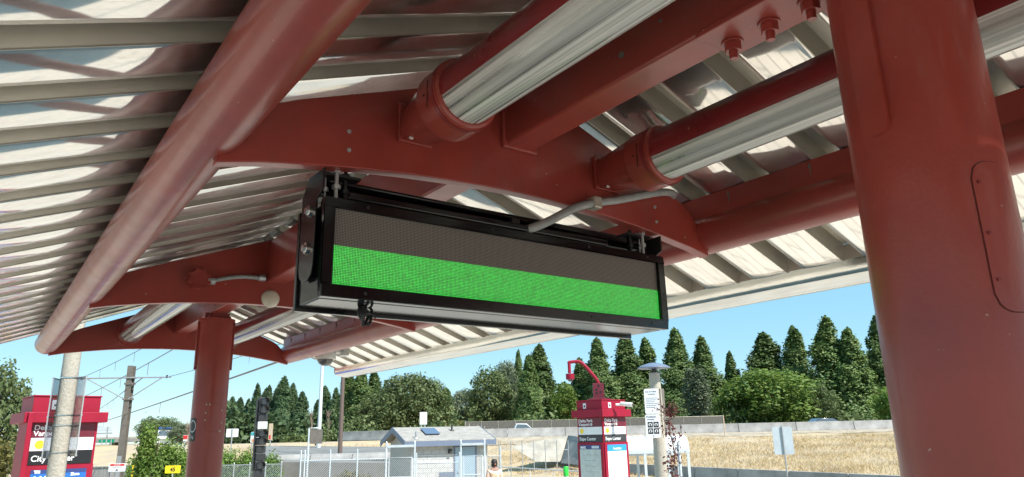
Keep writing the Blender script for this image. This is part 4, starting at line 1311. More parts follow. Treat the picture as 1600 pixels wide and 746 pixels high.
mb = MB(); mb.box(dx0 - .34, dx0 - .20, wy0 - .20, wy0 - .015, 1.82, 2.02); mb.build('wall_lamp', M['darkgrey'], hut, bevel=.02)
mb = MB(); mb.box(dx0 - .78, dx0 - .08, wy0 - .035, wy0 - .0145, .55, 1.0); mb.build('vent_grille', M['bluegrey'], hut)
# roof furniture
ang_ = math.atan2(RH, HW / 2); MR = Matrix.Translation((0, 0, HE + .09)) @ Matrix.Rotation(ang_, 4, 'X')
mb = MB(); mb.box(1.22, 1.92, .72, 1.55, .05, .085, MR); mb.build('solar_panel', M['solar'], rf)
for x, y in ((2.75, 1.35), (.62, .35)):
    q = MR @ Vector((x, y, 0)); mb = MB(); mb.cyl(q, q + Vector((0, 0, .30)), .045, .045, 10); mb.cyl(q - Vector((0, 0, .02)), q + Vector((0, 0, .04)), .12, .09, 12); mb.build('vent_pipe', M['darkgrey'] if x > 2 else M['steel'], rf)
# white cabinet and sign beyond the hut
q = at(658, 672, 44)
o = MB().box(-.95, .95, 0, .6, 0, q.z + 1.0 + .12).build('utility_cabinet', M['whitepaint'], bevel=.03, loc=(q.x, q.y, -1.0), rotz=FACE); tag(o, 'long white cabinet showing above the hut ridge', 'cabinet')
q = at(661.5, 654, 46); sn = thing('back_of_sign', 'small white sign on two legs above the hut ridge', 'sign', (q.x, q.y, -1.0), FACE)
mb = MB(); mb.box(-.23, .23, -.012, .012, q.z + 1 - .38, q.z + 1 + .38); mb.build('panel', M['whitepaint'], sn, bevel=.01)
for x in (-.13, .10):
    mb = MB(); mb.cyl((x, .03, 0), (x, .03, q.z + 1 + .34), .025, .025, 8); mb.build('leg', M['palewhite'], sn)

# ------------------------------------------------------------------ chain-link fences and gates by the hut
def chain_mesh(mb, w_, z0, z1, step=.085, r=.006):
    h = z1 - z0; n = int((w_ + h) / step)
    def seg(a, b):
        a, b = Vector(a), Vector(b); d = (b - a)
        if d.length < .02: return
        mb.add([a + Vector((-r, 0, r)), a + Vector((r, 0, -r)), b + Vector((r, 0, -r)), b + Vector((-r, 0, r))], [(0, 1, 2, 3)])
    for k in range(n + 1):
        s = k * step - h
        x0, x1 = max(0, s), min(w_, s + h)
        if x1 > x0:
            seg((x0, 0, z0 + x0 - s), (x1, 0, z0 + x1 - s)); seg((x0, .006, z1 - (x0 - s)), (x1, .006, z1 - (x1 - s)))
def chain_fence(label, p, w_, H, rotz, posts, m='palewhite', rails=(1.0,), name='chain_link_fence', wires=0, step=.085):
    t = thing(name, label, 'fence', p, rotz)
    for x in posts:
        mb = MB(); mb.cyl((x, 0, 0), (x, 0, H + .06 + .25 * bool(wires)), .024, .024, 10); mb.cyl((x, 0, H + .06 + .25 * bool(wires)), (x, 0, H + .09 + .25 * bool(wires)), .03, .012, 10); mb.build('post', M[m], t)
    for f in rails:
        mb = MB(); mb.cyl((0, 0, H * f), (w_, 0, H * f), .016, .016, 8); mb.build('rail', M[m], t)
    for k in range(wires):
        mb = MB(); mb.cyl((0, 0, H + .08 + .08 * k), (w_, 0, H + .08 + .08 * k), .006, .006, 5); mb.build('barbed_wire', M['steel'], t)
    mb = MB(); chain_mesh(mb, w_, .05, H - .02, step); o = mb.build('wire_mesh', M['steel'], t, fix=False); o['kind'] = 'stuff'
    return t
# fence from signal to the hut
v = 27.0
a = at(471, 700, v)
z = at(520, 718, v).z
chain_fence('white chain-link fence left of the hut gate', (a.x, a.y, -1.0), 3.1, z + 1.0, FACE + rad(4), (0, .14, 1.05, 2.02, 3.05), rails=(.985, .62), wires=2)
v = 28.0
def gate(px0, px1, py, v, label):
    a, b = at(px0, 700, v), at(px1, 700, v); w_ = (b - a).length; H = at(px0, py, v).z + 1.0
    t = thing('fence_gate', label, 'gate', (a.x, a.y, -1.0), FACE)
    for x in (0, w_):
        mb = MB(); mb.cyl((x, 0, 0), (x, 0, H), .035, .035, 10); mb.cyl((x, 0, H), (x, 0, H + .05), .04, .015, 10); mb.build('post', M['palewhite'], t)
    mb = MB(); mb.box(.03, w_ - .03, -.04, .04, H - .18, H - .09); mb.build('lintel', M['palewhite'], t)
    fr = MB(); g = .1
    fr.tube([(g, -.02, .08), (g, -.02, H - .55), (w_ - g, -.02, H - .55), (w_ - g, -.02, .08)], .026, 8); fr.cyl((g, -.02, H * .48), (w_ - g, -.02, H * .48), .02, .02, 8)
    leaf = fr.build('gate_leaf', M['palewhite'], t)
    mb = MB(); chain_mesh(mb, w_ - 2 * g, .1, H - .57, .08); o = mb.build('wire_mesh', M['steel'], leaf, fix=False); o.location = (g, -.02, 0); o['kind'] = 'stuff'
gate(604, 648, 692, 28.0, 'white framed chain-link gate at the left end of the hut')
gate(720, 757, 689, 28.5, 'white framed chain-link gate in front of the hut door')
a = at(650, 700, 28.2); b = at(719, 700, 28.2)
chain_fence('chain-link fence across the hut wall between the two gates', (a.x, a.y, -1.0), (b - a).length, at(690, 722, 28.2).z + 1.0, FACE, (.02, (b - a).length - .02), rails=(.98, .5), wires=3)
a = at(759, 700, 28.6)
chain_fence('short chain-link fence right of the hut door gate', (a.x, a.y, -1.0), .60, at(770, 713, 28.6).z + 1.0, FACE, (.56,), wires=2)
v = 29
a = at(335, 710, v); w_ = (at(442, 710, v) - a).length
chain_fence('chain-link fence in front of the hedge behind the signal', (a.x, a.y, -1.0), w_, at(390, 726.5, v).z + 1.0, FACE, [w_ * f for f in (.04, .3, .53, .76, .99)], m='steel')
# low weeds showing through the fence right of the signal
bush('dry yellow green weeds behind the chain-link fence left of the hut', Vector((*at(560, 740, 31).xy, -1.0)), at(560, 733, 31).z + 1.0, 1.2, 'leaf_olive', 9, n=3600, leaf=.05, flat=.5)

# ================================================================== kiosks
def face_panels(t, w_, zt, zn, zw, zk, lines, rot, sub, poster, frame_red=True, tx=1.0):
    """name, colour and poster panels on one face; face plane at local y = -w/2 turned by rot"""
    R_ = Matrix.Rotation(rot, 4, 'Z'); hw = w_ / 2 - .035
    y = -w_ / 2
    def P(name, x0, x1, z0, z1, m, d=.006, parent=t):
        mb = MB(); mb.box(x0, x1, y - d, y - .0005, z0, z1, R_); return mb.build(name, M[m], parent)
    def T(s, size, x, z, m, parent, d=.008, align='LEFT', bold=.004, sx=1.0):
        loc = R_ @ Vector((x, y - d, z)); return text(s, size, loc, M[m], parent, rot=(math.pi / 2, 0, rot), align=align, bold=bold, sx=sx)
    n = P('name_panel', -hw, hw, zn + .006, zt, 'maroon'); h = zt - zn
    T(lines[0], h * .47, -hw + .02, zt - h * .46, 'whitepaint', n, bold=h * .009, sx=tx)
    ln = T(lines[1], h * .47, -hw + .02, zn + h * .14, 'whitepaint', n, bold=h * .009, sx=tx)
    x = -hw + .02 + h * .44 * 3.6 * tx + h * .25
    if lines[2]:
        mb = MB(); mb.cyl(R_ @ Vector((x, y - .007, zn + h * .28)), R_ @ Vector((x, y - .010, zn + h * .28)), h * .17, h * .17, 20); em = mb.build('emblem', M['mapgrey'], n)
    wp = P('line_panel', -hw, hw, zw + .006, zn, 'whitepaint'); h = zn - zw
    mb = MB(); xx = -hw + h * .62; c0 = R_ @ Vector((xx, y - .0065, (zn + zw) / 2)); c1 = R_ @ Vector((xx, y - .009, (zn + zw) / 2)); mb.cyl(c0, c1, h * .33, h * .33, 26); mb.build('line_dot', M['dotyellow'], wp)
    bp_ = P('destination_panel', -hw, hw, zk + .006, zw, 'darkgrey' if sub else 'sticker'); h = zw - zk
    T(lines[3], h * .60, -hw + .03, zk + h * .28, 'whitepaint', bp_, bold=h * .009, sx=tx * .92)
    fr = P('poster_case', -w_ / 2 + .003, w_ / 2 - .003, -.6, zk - .004, 'crimson', d=.03)
    pt = P('poster', -hw + .05, hw - .05, -.5, zk - .06, poster[0], d=.034, parent=fr)
    hd = P('poster_header', -hw + .05, hw - .05, zk - .06 - poster[2], zk - .06, poster[1], d=.037, parent=fr)
    return P, T, fr, hw, zk

def kiosk(label, loc, rotz, w_, z_top, z_brow1, z_brow0, z_name, z_white, z_black, base):
    t = thing('ticket_kiosk', label, 'kiosk', (loc.x, loc.y, base), rotz)
    zz = lambda z: z - base
    mb = MB(); mb.box(-w_ / 2, w_ / 2, -w_ / 2, w_ / 2, 0, zz(z_brow0)); mb.build('body', M['crimson'], t, bevel=.01)
    B = w_ / 2 + .10
    mb = MB(); mb.box(-B, B, -B, B, zz(z_brow0), zz(z_brow1)); br = mb.build('brow', M['crimson'], t, bevel=.008)
    Cw = w_ / 2 - .0
    mb = MB(); mb.box(-Cw, Cw, -Cw, Cw, zz(z_brow1), zz(z_top)); cr = mb.build('crown', M['crimson'], t, bevel=.006)
    mb = MB(); mb.box(-Cw - .012, Cw + .012, -Cw - .012, Cw + .012, zz(z_top), zz(z_top) + .02); mb.build('lid', M['crimson'], cr, bevel=.004)
    return t, zz, cr
# right-hand kiosk, seen corner-on
KV = 18.0
kz = lambda py: at(942, py, KV).z
kc = at(942, 700, KV + .55)
kb = -0.0
t, zz, cr = kiosk('red square station kiosk with gooseneck lamp beside the concrete lamp pole', kc, FACE + rad(41), .86, kz(625.5), kz(640), kz(651.5), 0, 0, 0, kb)
for i, (rot, lab) in enumerate(((-math.pi / 2, 'left'), (0, 'right'))):
    poster = ('mapgrey', 'navy', .10) if i == 0 else ('whitepaint', 'skyblue', .15)
    P, T, fr, hw, zk = face_panels(t, .86, zz(kz(652.5)), zz(kz(667)), zz(kz(679.5)), zz(kz(691.5)), ('Delta Park', 'Vanport', True, 'Expo Center'), rot, True, poster, tx=1.08)
    if i == 1:
        T('Transit Rider', .055, 0, zk - .17, 'whitepaint', fr, d=.039, align='CENTER')
        r5 = random.Random(2)
        for a_, b_ in ((-.22, .32), (-.02, .30), (-.20, .62), (.02, .62), (-.18, .86), (.04, .85), (.02, 1.2), (.15, 1.2), (.27, 1.2)):
            R_ = Matrix.Rotation(rot, 4, 'Z'); mb = MB(); mb.cyl(R_ @ Vector((a_, -.43 - .034, zk - .1 - b_)), R_ @ Vector((a_, -.43 - .0385, zk - .1 - b_)), .048, .048, 18); ic = mb.build('icon', M['blue'] if b_ > 1 else M['conduit'], fr)
            mb = MB(); mb.cyl(R_ @ Vector((a_, -.43 - .038, zk - .1 - b_)), R_ @ Vector((a_, -.43 - .0395, zk - .1 - b_)), .026, .026, 14); mb.build('icon_centre', M['whitepaint'], fr)
        P('notice', .16, .30, zk - 1.1, zk - .62, 'mapgrey', d=.038, parent=fr)
    else:
        T('MAX', .08, -hw + .08, zk - .145, 'whitepaint', fr, d=.039, bold=.004)
        P('legend', .06, .30, zk - .14, zk - .08, 'palewhite', d=.039, parent=fr)
        for k in range(6):
            P('map_line', -.26 + .03 * k, .25 - .04 * (k % 3), zk - .3 - .13 * k, zk - .29 - .13 * k, 'conduit', d=.036, parent=fr)
    # small white notice on the crown
    R_ = Matrix.Rotation(rot, 4, 'Z'); mb = MB(); mb.box(-.20, -.10, -.436, -.4305, zz(kz(637.5)), zz(kz(629)), R_); sk = mb.build('notice', M['whitepaint'], cr)
    mb = MB(); mb.box(-.175, -.125, -.438, -.4365, zz(kz(635.5)), zz(kz(632)), R_); mb.build('notice_mark', M['darkgrey'], sk)
# gooseneck lamp on the kiosk
base = Vector((kc.x, kc.y, kz(625.5)))
gl = thing('gooseneck_lamp', 'red gooseneck lamp arm rising from the kiosk roof', 'lamp', (kc.x - .05, kc.y, kz(625.5) + .02), FACE)
h1 = kz(598) - kz(625.5)
mb = MB(); mb.box(-.28, .28, -.28, .28, 0, .035); mb.box(-.18, .18, -.18, .18, .035, .06); mb.build('base_plate', M['maroon'], gl, bevel=.006)
mb = MB(); mb.box(-.14, .14, -.05, .05, .06, h1); pst = mb.build('post', M['maroon'], gl, bevel=.01)
for x, z in ((0, h1 - .07), (-.05, h1 * .42), (.05, h1 * .48), (-.05, h1 * .62)):
    mb = MB(); mb.cyl((x, -.0505, z), (x, -.056, z), .028, .028, 12); mb.build('bolt_hole', M['sticker'], pst)
gx = lambda px: (px - 935) * KV / F_PX * 1.04
zz_ = lambda py: kz(py) - kz(625.5)
mb = MB(); mb.tube(catmull([(gx(936), 0, h1 - .03), (gx(933), 0, zz_(592)), (gx(923), 0, zz_(578)), (gx(913), 0, zz_(566)), (gx(906), 0, zz_(562.5)), (gx(893), 0, zz_(563.5)), (gx(892.5), 0, zz_(566)), (gx(892.5), 0, zz_(581))], 5), .042, 12); mb.build('arm', M['crimson'], gl)
mb = MB(); c = (gx(893), 0, zz_(586)); mb.cyl((c[0], 0, zz_(591)), (c[0], 0, zz_(582)), .105, .11, 24); sh = mb.build('lamp_shade', M['crimson'], gl)
mb = MB(); mb.lathe([(.0005, -.06), (.05, -.045), (.075, 0)], c=(c[0], 0, zz_(591)), n=16); mb.build('bulb', M['lens_dark'], sh)
q = at(979, 632, KV - .1); cm = thing('bullet_camera', 'white bullet camera on the right side of the kiosk crown', 'camera', (q.x, q.y, q.z), FACE)
mb = MB(); mb.cyl((-.12, .1, .02), (.13, -.05, -.02), .05, .055, 16); mb.build('body', M['whiteplastic'], cm)
mb = MB(); mb.cyl((.131, -.05, -.02), (.138, -.054, -.021), .04, .04, 14); mb.build('lens', M['lens_dark'], cm)
mb = MB(); mb.tube([(-.25, .12, 0), (-.12, .1, 0)], .03, 8); mb.build('arm', M['whiteplastic'], cm)

# left-hand kiosk behind the concrete pole
LV = 10.5
lz = lambda py: at(88, py, LV).z
lc = at(86, 700, LV + .5)
LW = .86
t, zz, cr = kiosk('red station kiosk partly hidden by a concrete pole at far left', lc, FACE + rad(43), LW, lz(619.5), lz(644), lz(660.5), 0, 0, 0, 0.0)
P, T, fr, hw, zk = face_panels(t, LW, zz(lz(661)), zz(lz(684)), zz(lz(705)), zz(lz(727)), ('Delta Park', 'Vanport', False, 'City Center'), 0, False, ('blue', 'navy', .05), tx=1.05)
T('TRI', .05, -hw + .09, zk - .105, 'whitepaint', fr, d=.039); T('MET', .05, -hw + .24, zk - .105, 'whitepaint', fr, d=.039)
T('MAX', .13, -hw + .09, zk - .24, 'whitepaint', fr, d=.039, bold=.006)
T('Zone', .05, .15, zk - .15, 'whitepaint', fr, d=.039)
mb = MB(); mb.box(-.20, -.09, -LW / 2 - .006, -LW / 2 - .0005, zz(lz(640)), zz(lz(625))); sk = mb.build('notice', M['whitepaint'], cr, bevel=.01)
mb = MB(); mb.box(-.17, -.12, -LW / 2 - .008, -LW / 2 - .0065, zz(lz(634.5)), zz(lz(631.5))); mb.build('notice_mark', M['darkgrey'], sk)
# projecting fin on the kiosk's left edge
mb = MB(); mb.box(-LW / 2 - .06, -LW / 2 - .001, -LW / 2 - .16, -.05, 0, zz(lz(645))); mb.build('side_fin', M['crimson'], t, bevel=.006)

# ================================================================== concrete poles
def octo_pole(mb, H, r0, r1):
    n = 8; ring = lambda r, z: [(r * math.cos(rad(22.5 + 45 * k)), r * math.sin(rad(22.5 + 45 * k)), z) for k in range(n)]
    mb.add(ring(r0, 0) + ring(r1, H), [(k, (k + 1) % n, n + (k + 1) % n, n + k) for k in range(n)] + [tuple(range(n - 1, -1, -1)), tuple(range(n, 2 * n))])
CV = 8.2
pc = at(100, 650, CV)
cp = thing('concrete_pole', 'octagonal concrete pole in front of the left kiosk', 'pole', (pc.x, pc.y, 0), FACE + rad(12))
mb = MB(); octo_pole(mb, 4.0, .094, .084); mb.build('shaft', M['aggregate'], cp, bevel=.006)
mb = MB(); mb.lathe([(0.0005, .12), (.2, .10), (.42, .03), (.40, 0), (.05, -.01), (.05, -.1), (.0005, -.1)], c=(0, 0, 4.08), n=28); mb.build('lamp_head', M['darkgrey'], cp)
for pyb in (592, 650, 666, 708):
    z = at(100, pyb, CV).z
    mb = MB(); octo_pole(mb, .012, .0945, .0945); o = mb.build('strap', M['chrome'], cp); o.location = (0, 0, z)
z1_, z0_ = at(100, 592, CV).z, at(100, 716, CV).z
for k, (lx, ry, zt_, zb_, lb) in enumerate(((-.112, .9, z1_, z0_, 'narrow upright sign strapped to the left of the concrete pole'), (.114, -.9, z1_ + .02, z0_ + .02, 'narrow upright sign strapped to the right of the concrete pole'))):
    sp_ = thing('strapped_sign', lb, 'sign', cp.matrix_basis @ Vector((lx, 0, zb_)), FACE + rad(33) + rad(72 if k == 0 else -70), group='signs strapped to the left pole')
    hh = zt_ - zb_
    mb = MB(); mb.box(-.15, .15, -.004, .004, 0, hh); mb.build('panel', M['clear'], sp_, bevel=.002)
    for z in (0, hh / 2, hh - .012):
        mb = MB(); mb.box(-.155, .155, .005, .013, z, z + .012); mb.build('edge_strip', M['chrome'], sp_)
    for x in (-.155, .148):
        mb = MB(); mb.box(x, x + .007, -.006, .006, -.004, hh + .004); mb.build('edge_trim', M['steel'], sp_)

PV = 15.6
pc = at(1030, 690, PV)
lp = thing('lamp_post', 'concrete lamp post with flat disc lamp right of the kiosk', 'lamp post', (pc.x, pc.y, 0), FACE)
Hh = at(1024, 583, PV).z
mb = MB(); octo_pole(mb, Hh, .15, .118); mb.build('shaft', M['aggregate'], lp, bevel=.006)
mb = MB(); mb.cyl((0, 0, Hh), (0, 0, Hh + .10), .05, .05, 12); mb.cyl((0, 0, Hh), (0, 0, Hh + .02), .115, .115, 16); mb.build('neck', M['darkgrey'], lp)
mb = MB(); mb.lathe([(0.0005, .215), (.10, .21), (.25, .165), (.345, .115), (.35, .10), (.33, .095), (.12, .085), (0.0005, .08)], c=(0, 0, Hh), n=36); mb.build('lamp_head', M['bluegrey'], lp)
# two notices on its front, two more facing right
def notice_sign(label, q, w_, h, rotz, kind, group=None):
    t = thing('notice_sign', label, 'sign', q, rotz, group)
    mb = MB()
    c = .03; pts = []
    for sx, sz, b in ((1, 1, 0), (-1, 1, 90), (-1, -1, 180), (1, -1, 270)):
        for k in range(4):
            a = rad(b + 30 * k); pts.append((sx * (w_ / 2 - c) + c * math.cos(a), h / 2 + sz * (h / 2 - c) + c * math.sin(a)))
    mb.prism(pts, -.004, .004); mb.build('panel', M['whitepaint'] if kind else M['polesteel'], t)
    return t
z0_ = at(1017, 648, PV).z; z1_ = at(1017, 609, PV).z; z2_ = at(1020, 684.5, PV).z
fwd_off = -HEAD * .16
n1 = notice_sign('upper white notice strapped to the lamp post', Vector((*(at(1018.5, 630, PV - .16)).xy, z0_ + .01)), .30, z1_ - z0_, FACE + rad(-8), 1)
h = z1_ - z0_
text('Use of TriMet', .042, (-.12, -.006, h - .075), M['navy'], n1, sx=.95); text('property', .042, (-.07, -.006, h - .125), M['navy'], n1)
for k in range(6):
    mb = MB(); mb.box(-.12, .12 - .03 * (k % 3), -.0055, -.0045, h - .20 - .038 * k, h - .19 - .038 * k); mb.build('print_line', M['bluegrey'], n1)
mb = MB(); mb.cyl((0, -.0045, .06), (0, -.006, .06), .012, .012, 10); mb.build('emblem', M['navy'], n1)
n2 = notice_sign('lower white notice with dark pictograms on the lamp post', Vector((*(at(1020.5, 668, PV - .16)).xy, z2_)), .30, z0_ - z2_, FACE + rad(-8), 1)
h = z0_ - z2_
text('Prohibited', .048, (-.125, -.006, h - .065), M['navy'], n2, sx=.95); text('activities', .042, (-.11, -.006, h - .115), M['navy'], n2)
for i in range(2):
    for j in range(2):
        x, z = -.055 + .12 * i, h - .21 - .13 * j
        mb = MB(); mb.box(x - .052, x + .052, -.0055, -.0045, z - .056, z + .056); pg = mb.build('pictogram', M['sticker'], n2)
        mb = MB(); mb.cyl((x, -.0055, z), (x, -.0065, z), .034, .034, 16); mb.build('pictogram_disc', M['whitepaint'], n2)
        mb = MB(); mb.box(x - .012, x + .012, -.008, -.0067, z - .03, z + .02); mb.build('pictogram_mark', M['sticker'], n2)
mb = MB(); mb.cyl((0, -.0045, .04), (0, -.006, .04), .012, .012, 10); mb.build('emblem', M['navy'], n2)
for k, (pa_, pb_, lb) in enumerate(((607, 645, 'upper dark sign back on the right side of the lamp post'), (646, 684, 'lower dark sign back on the right side of the lamp post'))):
    zt_, zb_ = at(1038, pa_, PV).z, at(1038, pb_, PV).z
    notice_sign(lb, Vector((*(at(1036.5, 645, PV + .02)).xy, zb_)), .30, zt_ - zb_, FACE + rad(-118), 0)
# red-leaved climber on a thin post
q = at(1058, 690, 15.0); cl = thing('climbing_plant', 'red leaved climber twining up a thin white post', 'plant', (q.x, q.y, 0), FACE)
Hc = at(1050, 640, 15.0).z
rng = np.random.default_rng(8); C = []
mb = MB(); mb.tube([(-.10 + .03 * math.sin(k), .03 * math.cos(k), Hc * k / 14) for k in range(15)], .012, 6); mb.build('stem', M['deadwood'], cl)
for k in range(420):
    z = Hc * rng.uniform(.15, 1) ; s = .06 + .05 * math.sin(z * 7) ** 2
    C.append((-.10 + .05 * math.sin(z * 6) + rng.normal() * s, rng.normal() * s, z))
leaf_object('foliage', C, .034, M['leaf_wine'], cl, rng)
C = []
for k in range(24):
    a = rng.uniform(-1.2, 1.2); ln = rng.uniform(.15, .42)
    for q_ in range(10):
        s = q_ / 9; C.append((-.10 + math.sin(a) * ln * s + rng.normal() * .015, rng.normal() * .05, Hc * .93 + math.cos(a) * ln * s))
leaf_object('top_sprays', C, .026, M['leaf_wine'], cl, rng)
mb = MB(); mb.cyl((.02, 0, 0), (.02, 0, at(1063, 690, 15).z), .03, .03, 8); mb.build('post', M['palewhite'], cl)

# ================================================================== white arched shelter behind the kiosk
SV = 21.0
sa, sb = at(972, 690, SV), at(1076, 690, SV)
sh_ = thing('bus_shelter', 'white arched-roof shelter behind the lamp post', 'shelter', (sa.x, sa.y, 0), FACE)
Wd = (sb - sa).length; zE = at(1020, 703, SV).z; zT = at(1020, 681, SV).z
D = 1.3
arc = [(D / 2 - D / 2 * math.cos(math.pi * k / 12), (zT - zE) * math.sin(math.pi * k / 12)) for k in range(13)]
mb = MB()
vs = [(x, y, zE + z) for x in (0, Wd) for y, z in arc] + [(x, D / 2 + (y - D / 2) * .96, zE - .02 + z * .94) for x in (0, Wd) for y, z in arc]
n = 13
fs = [(k, k + 1, n + k + 1, n + k) for k in range(n - 1)] + [(2 * n + k, 3 * n + k, 3 * n + k + 1, 2 * n + k + 1) for k in range(n - 1)] + [(k, 2 * n + k, 2 * n + k + 1, k + 1) for k in range(n - 1)] + [(n + k, n + k + 1, 3 * n + k + 1, 3 * n + k) for k in range(n - 1)]
mb.add(vs, fs, True); rfo = mb.build('roof', M['whitepaint'], sh_)
for k in range(1, 5):
    x = Wd * k / 5; mb = MB(); mb.tube([(x, y, zE + z + .01) for y, z in arc], .014, 5); mb.build('roof_rib', M['palewhite'], rfo)
mb = MB(); mb.box(0, Wd, -.03, .03, zE - .10, zE); mb.box(0, Wd, D - .03, D + .03, zE - .10, zE); mb.build('eave_beam', M['palewhite'], sh_)
for x in (.05, Wd * .33, Wd * .68, Wd - .05):
    for y in (0, D):
        mb = MB(); mb.box(x - .035, x + .035, y - .025, y + .025, 0, zE - .10); mb.build('post', M['palewhite'], sh_)
mb = MB(); mb.box(0, Wd, D - .02, D + .02, .9, .96); mb.build('rail', M['palewhite'], sh_)

# ================================================================== single signs and posts
def board(label, px0, px1, py0, py1, v, m, base, posts=1, rot=0, name='road_sign', pm_='steel', off=0.0, back=False):
    a, b = at(px0, py1, v), at(px1, py0, v); w_ = abs(uv_of(b)[0] - uv_of(a)[0]); h = b.z - a.z; c = (a + b) / 2
    t = thing(name, label, 'sign', (c.x, c.y, base), FACE + rot)
    z = a.z - base
    cr_ = min(w_, h) * .08
    pts = []
    for sx, sz, bb in ((1, 1, 0), (-1, 1, 90), (-1, -1, 180), (1, -1, 270)):
        for k in range(4):
            an = rad(bb + 30 * k); pts.append((sx * (w_ / 2 - cr_) + cr_ * math.cos(an), z + h / 2 + sz * (h / 2 - cr_) + cr_ * math.sin(an)))
    mb = MB(); mb.prism(pts, -.006, .006); mb.build('panel', M[m], t)
    y = -.032 if back else .032
    for k in range(posts):
        x = off if posts == 1 else (-w_ * .3 + k * w_ * .6)
        mb = MB(); mb.cyl((x, y, 0), (x, y, z + h * (1.05 if back else .9)), .024 * max(1, v / 30), .024 * max(1, v / 30), 8); mb.build('post', M[pm_], t)
    return t, w_, h, z
board('blank back of a white sign on a thin post before the bank', 1211, 1236, 667, 711, 24, 'palewhite', -1.0, rot=rad(-6), back=True)
t, w_, h, z = board('yellow speed sign reading 45 left of the far column', 258, 282, 727.5, 740, 26, 'yellow', -1.0, rot=rad(6))
text('45', h * .72, (0, -.009, z + h * .24), M['sticker'], t, align='CENTER', bold=.006)
t, w_, h, z = board('white danger notice with red heading on the overhead line pole', 169, 197, 724, 737.5, 34.5, 'whitepaint', -1.0, posts=0)
mb = MB(); mb.box(-w_ * .42, w_ * .42, -.009, -.0065, z + h * .68, z + h * .92); mb.build('heading_band', M['redprint'], t)
text('DANGER', h * .2, (0, -.011, z + h * .735), M['whitepaint'], t, align='CENTER')
mb = MB(); mb.prism([(-.07, z + h * .1), (.07, z + h * .1), (0, z + h * .36)], -.009, -.0065); mb.build('warning_mark', M['darkgrey'], t)
mb = MB(); mb.box(-w_ * .3, w_ * .3, -.009, -.0065, z + h * .52, z + h * .56); mb.build('print_line', M['darkgrey'], t)
mb = MB(); mb.box(-w_ * .2, w_ * .2, .0065, .6, z + h * .4, z + h * .5); mb.build('mounting_arm', M['steel'], t)
board('white back of a road sign between far column and teal sign', 353, 373, 670, 683.5, 60, 'whitepaint', -.2, back=True)
t, w_, h, z = board('white sign with teal top half hidden by the signal', 391, 405, 675, 692, 58, 'whitepaint', -.2, posts=2)
mb = MB(); mb.box(-w_ * .48, w_ * .48, -.010, -.0065, z + h * .66, z + h * .97); mb.build('heading_band', M['teal'], t)
mb = MB(); mb.box(-w_ * .36, w_ * .2, -.010, -.0065, z + h * .08, z + h * .32); mb.build('picture', M['orangeprint'], t)
t, w_, h, z = board('tan sign with red mark right behind the signal', 419, 427, 662, 688, 56, 'tan', -.2, posts=1)
mb = MB(); mb.box(-w_ * .35, w_ * .1, -.010, -.0065, z + h * .05, z + h * .3); mb.build('print_mark', M['redprint'], t)
t, w_, h, z = board('grey rectangular sign back hung on a white pole frame', 484, 504.5, 671, 694, 27.5, 'polesteel', -1.0, posts=0)
for (pts) in ([(-w_ * .62, .03, 0), (-w_ * .62, .03, z + h * 1.1), (w_ * .18, .03, z + h * 1.1)],):
    mb = MB(); mb.tube(pts, .035, 8); mb.build('pole', M['palewhite'], t)
mb = MB(); mb.cyl((w_ * -.05, .02, z - .06), (w_ * -.05, .02, z), .03, .03, 8); mb.build('hook', M['darkgrey'], t)
t, w_, h, z = board('small red and white sign at the left edge of the far column', 286, 293.5, 680, 690, 55, 'whitepaint', -1.0)
mb = MB(); mb.box(-w_ * .48, w_ * .48, -.02, -.0065, z + h * .35, z + h * .95); mb.build('red_field', M['redprint'], t)
board('far teal highway sign left of the far column', 273, 285, 694, 700, 100, 'hwgreen', 1.0, posts=2)

def light_pole(label, px, py0, v, r, m, base, tilt=0.0):
    q = at(px, py0, v); t = thing('light_pole', label, 'pole', (q.x, q.y, base))
    H = q.z - base + 3
    mb = MB(); mb.cyl((0, 0, 0), (0, 0, H), r, r * .7, 14); mb.build('shaft', M[m], t)
    mb = MB(); mb.cyl((0, 0, 0), (0, 0, .25), r * 1.8, r * 1.6, 14); mb.build('foot', M[m], t)
    a = RT0
    mb = MB(); mb.tube([(0, 0, H - .1), (a.x * .5, a.y * .5, H + .25), (a.x * 1.4, a.y * 1.4, H + .35)], r * .45, 8); mb.build('arm', M[m], t)
    mb = MB(); mb.box(-.3, .3, -.13, .13, -.06, .06); o = mb.build('lamp_head', M['darkgrey'], t, bevel=.03); o.location = (a.x * 1.6, a.y * 1.6, H + .35)
light_pole('tall white light pole under the dome camera', 503.5, 575, 60, .17, 'whitepole', 0.0)
light_pole('tall brown light pole right of the white one', 536.5, 575, 50, .16, 'brownpole', -.8)
q = at(884, 730, 22); bo = thing('bollard_post', 'white post with bright green cap left of the kiosk', 'bollard', (q.x, q.y, -1.0))
zt_ = at(884, 729, 22).z + 1
mb = MB(); mb.cyl((0, 0, 0), (0, 0, zt_ - .27), .06, .06, 14); mb.build('shaft', M['whitepaint'], bo)
mb = MB(); mb.lathe([(.075, zt_ - .27), (.075, zt_ - .03), (.06, zt_ - .005), (.0005, zt_)], n=16); mb.build('cap', M['green_plastic'], bo)
q = at(208.5, 728, 33); o = MB().cyl((0, 0, 0), (0, 0, at(208, 722, 33).z + 1), .05, .05, 10).build('marker_post', M['yellow'], loc=(q.x, q.y, -1.0)); tag(o, 'thin yellow marker post in front of the green bush', 'post')

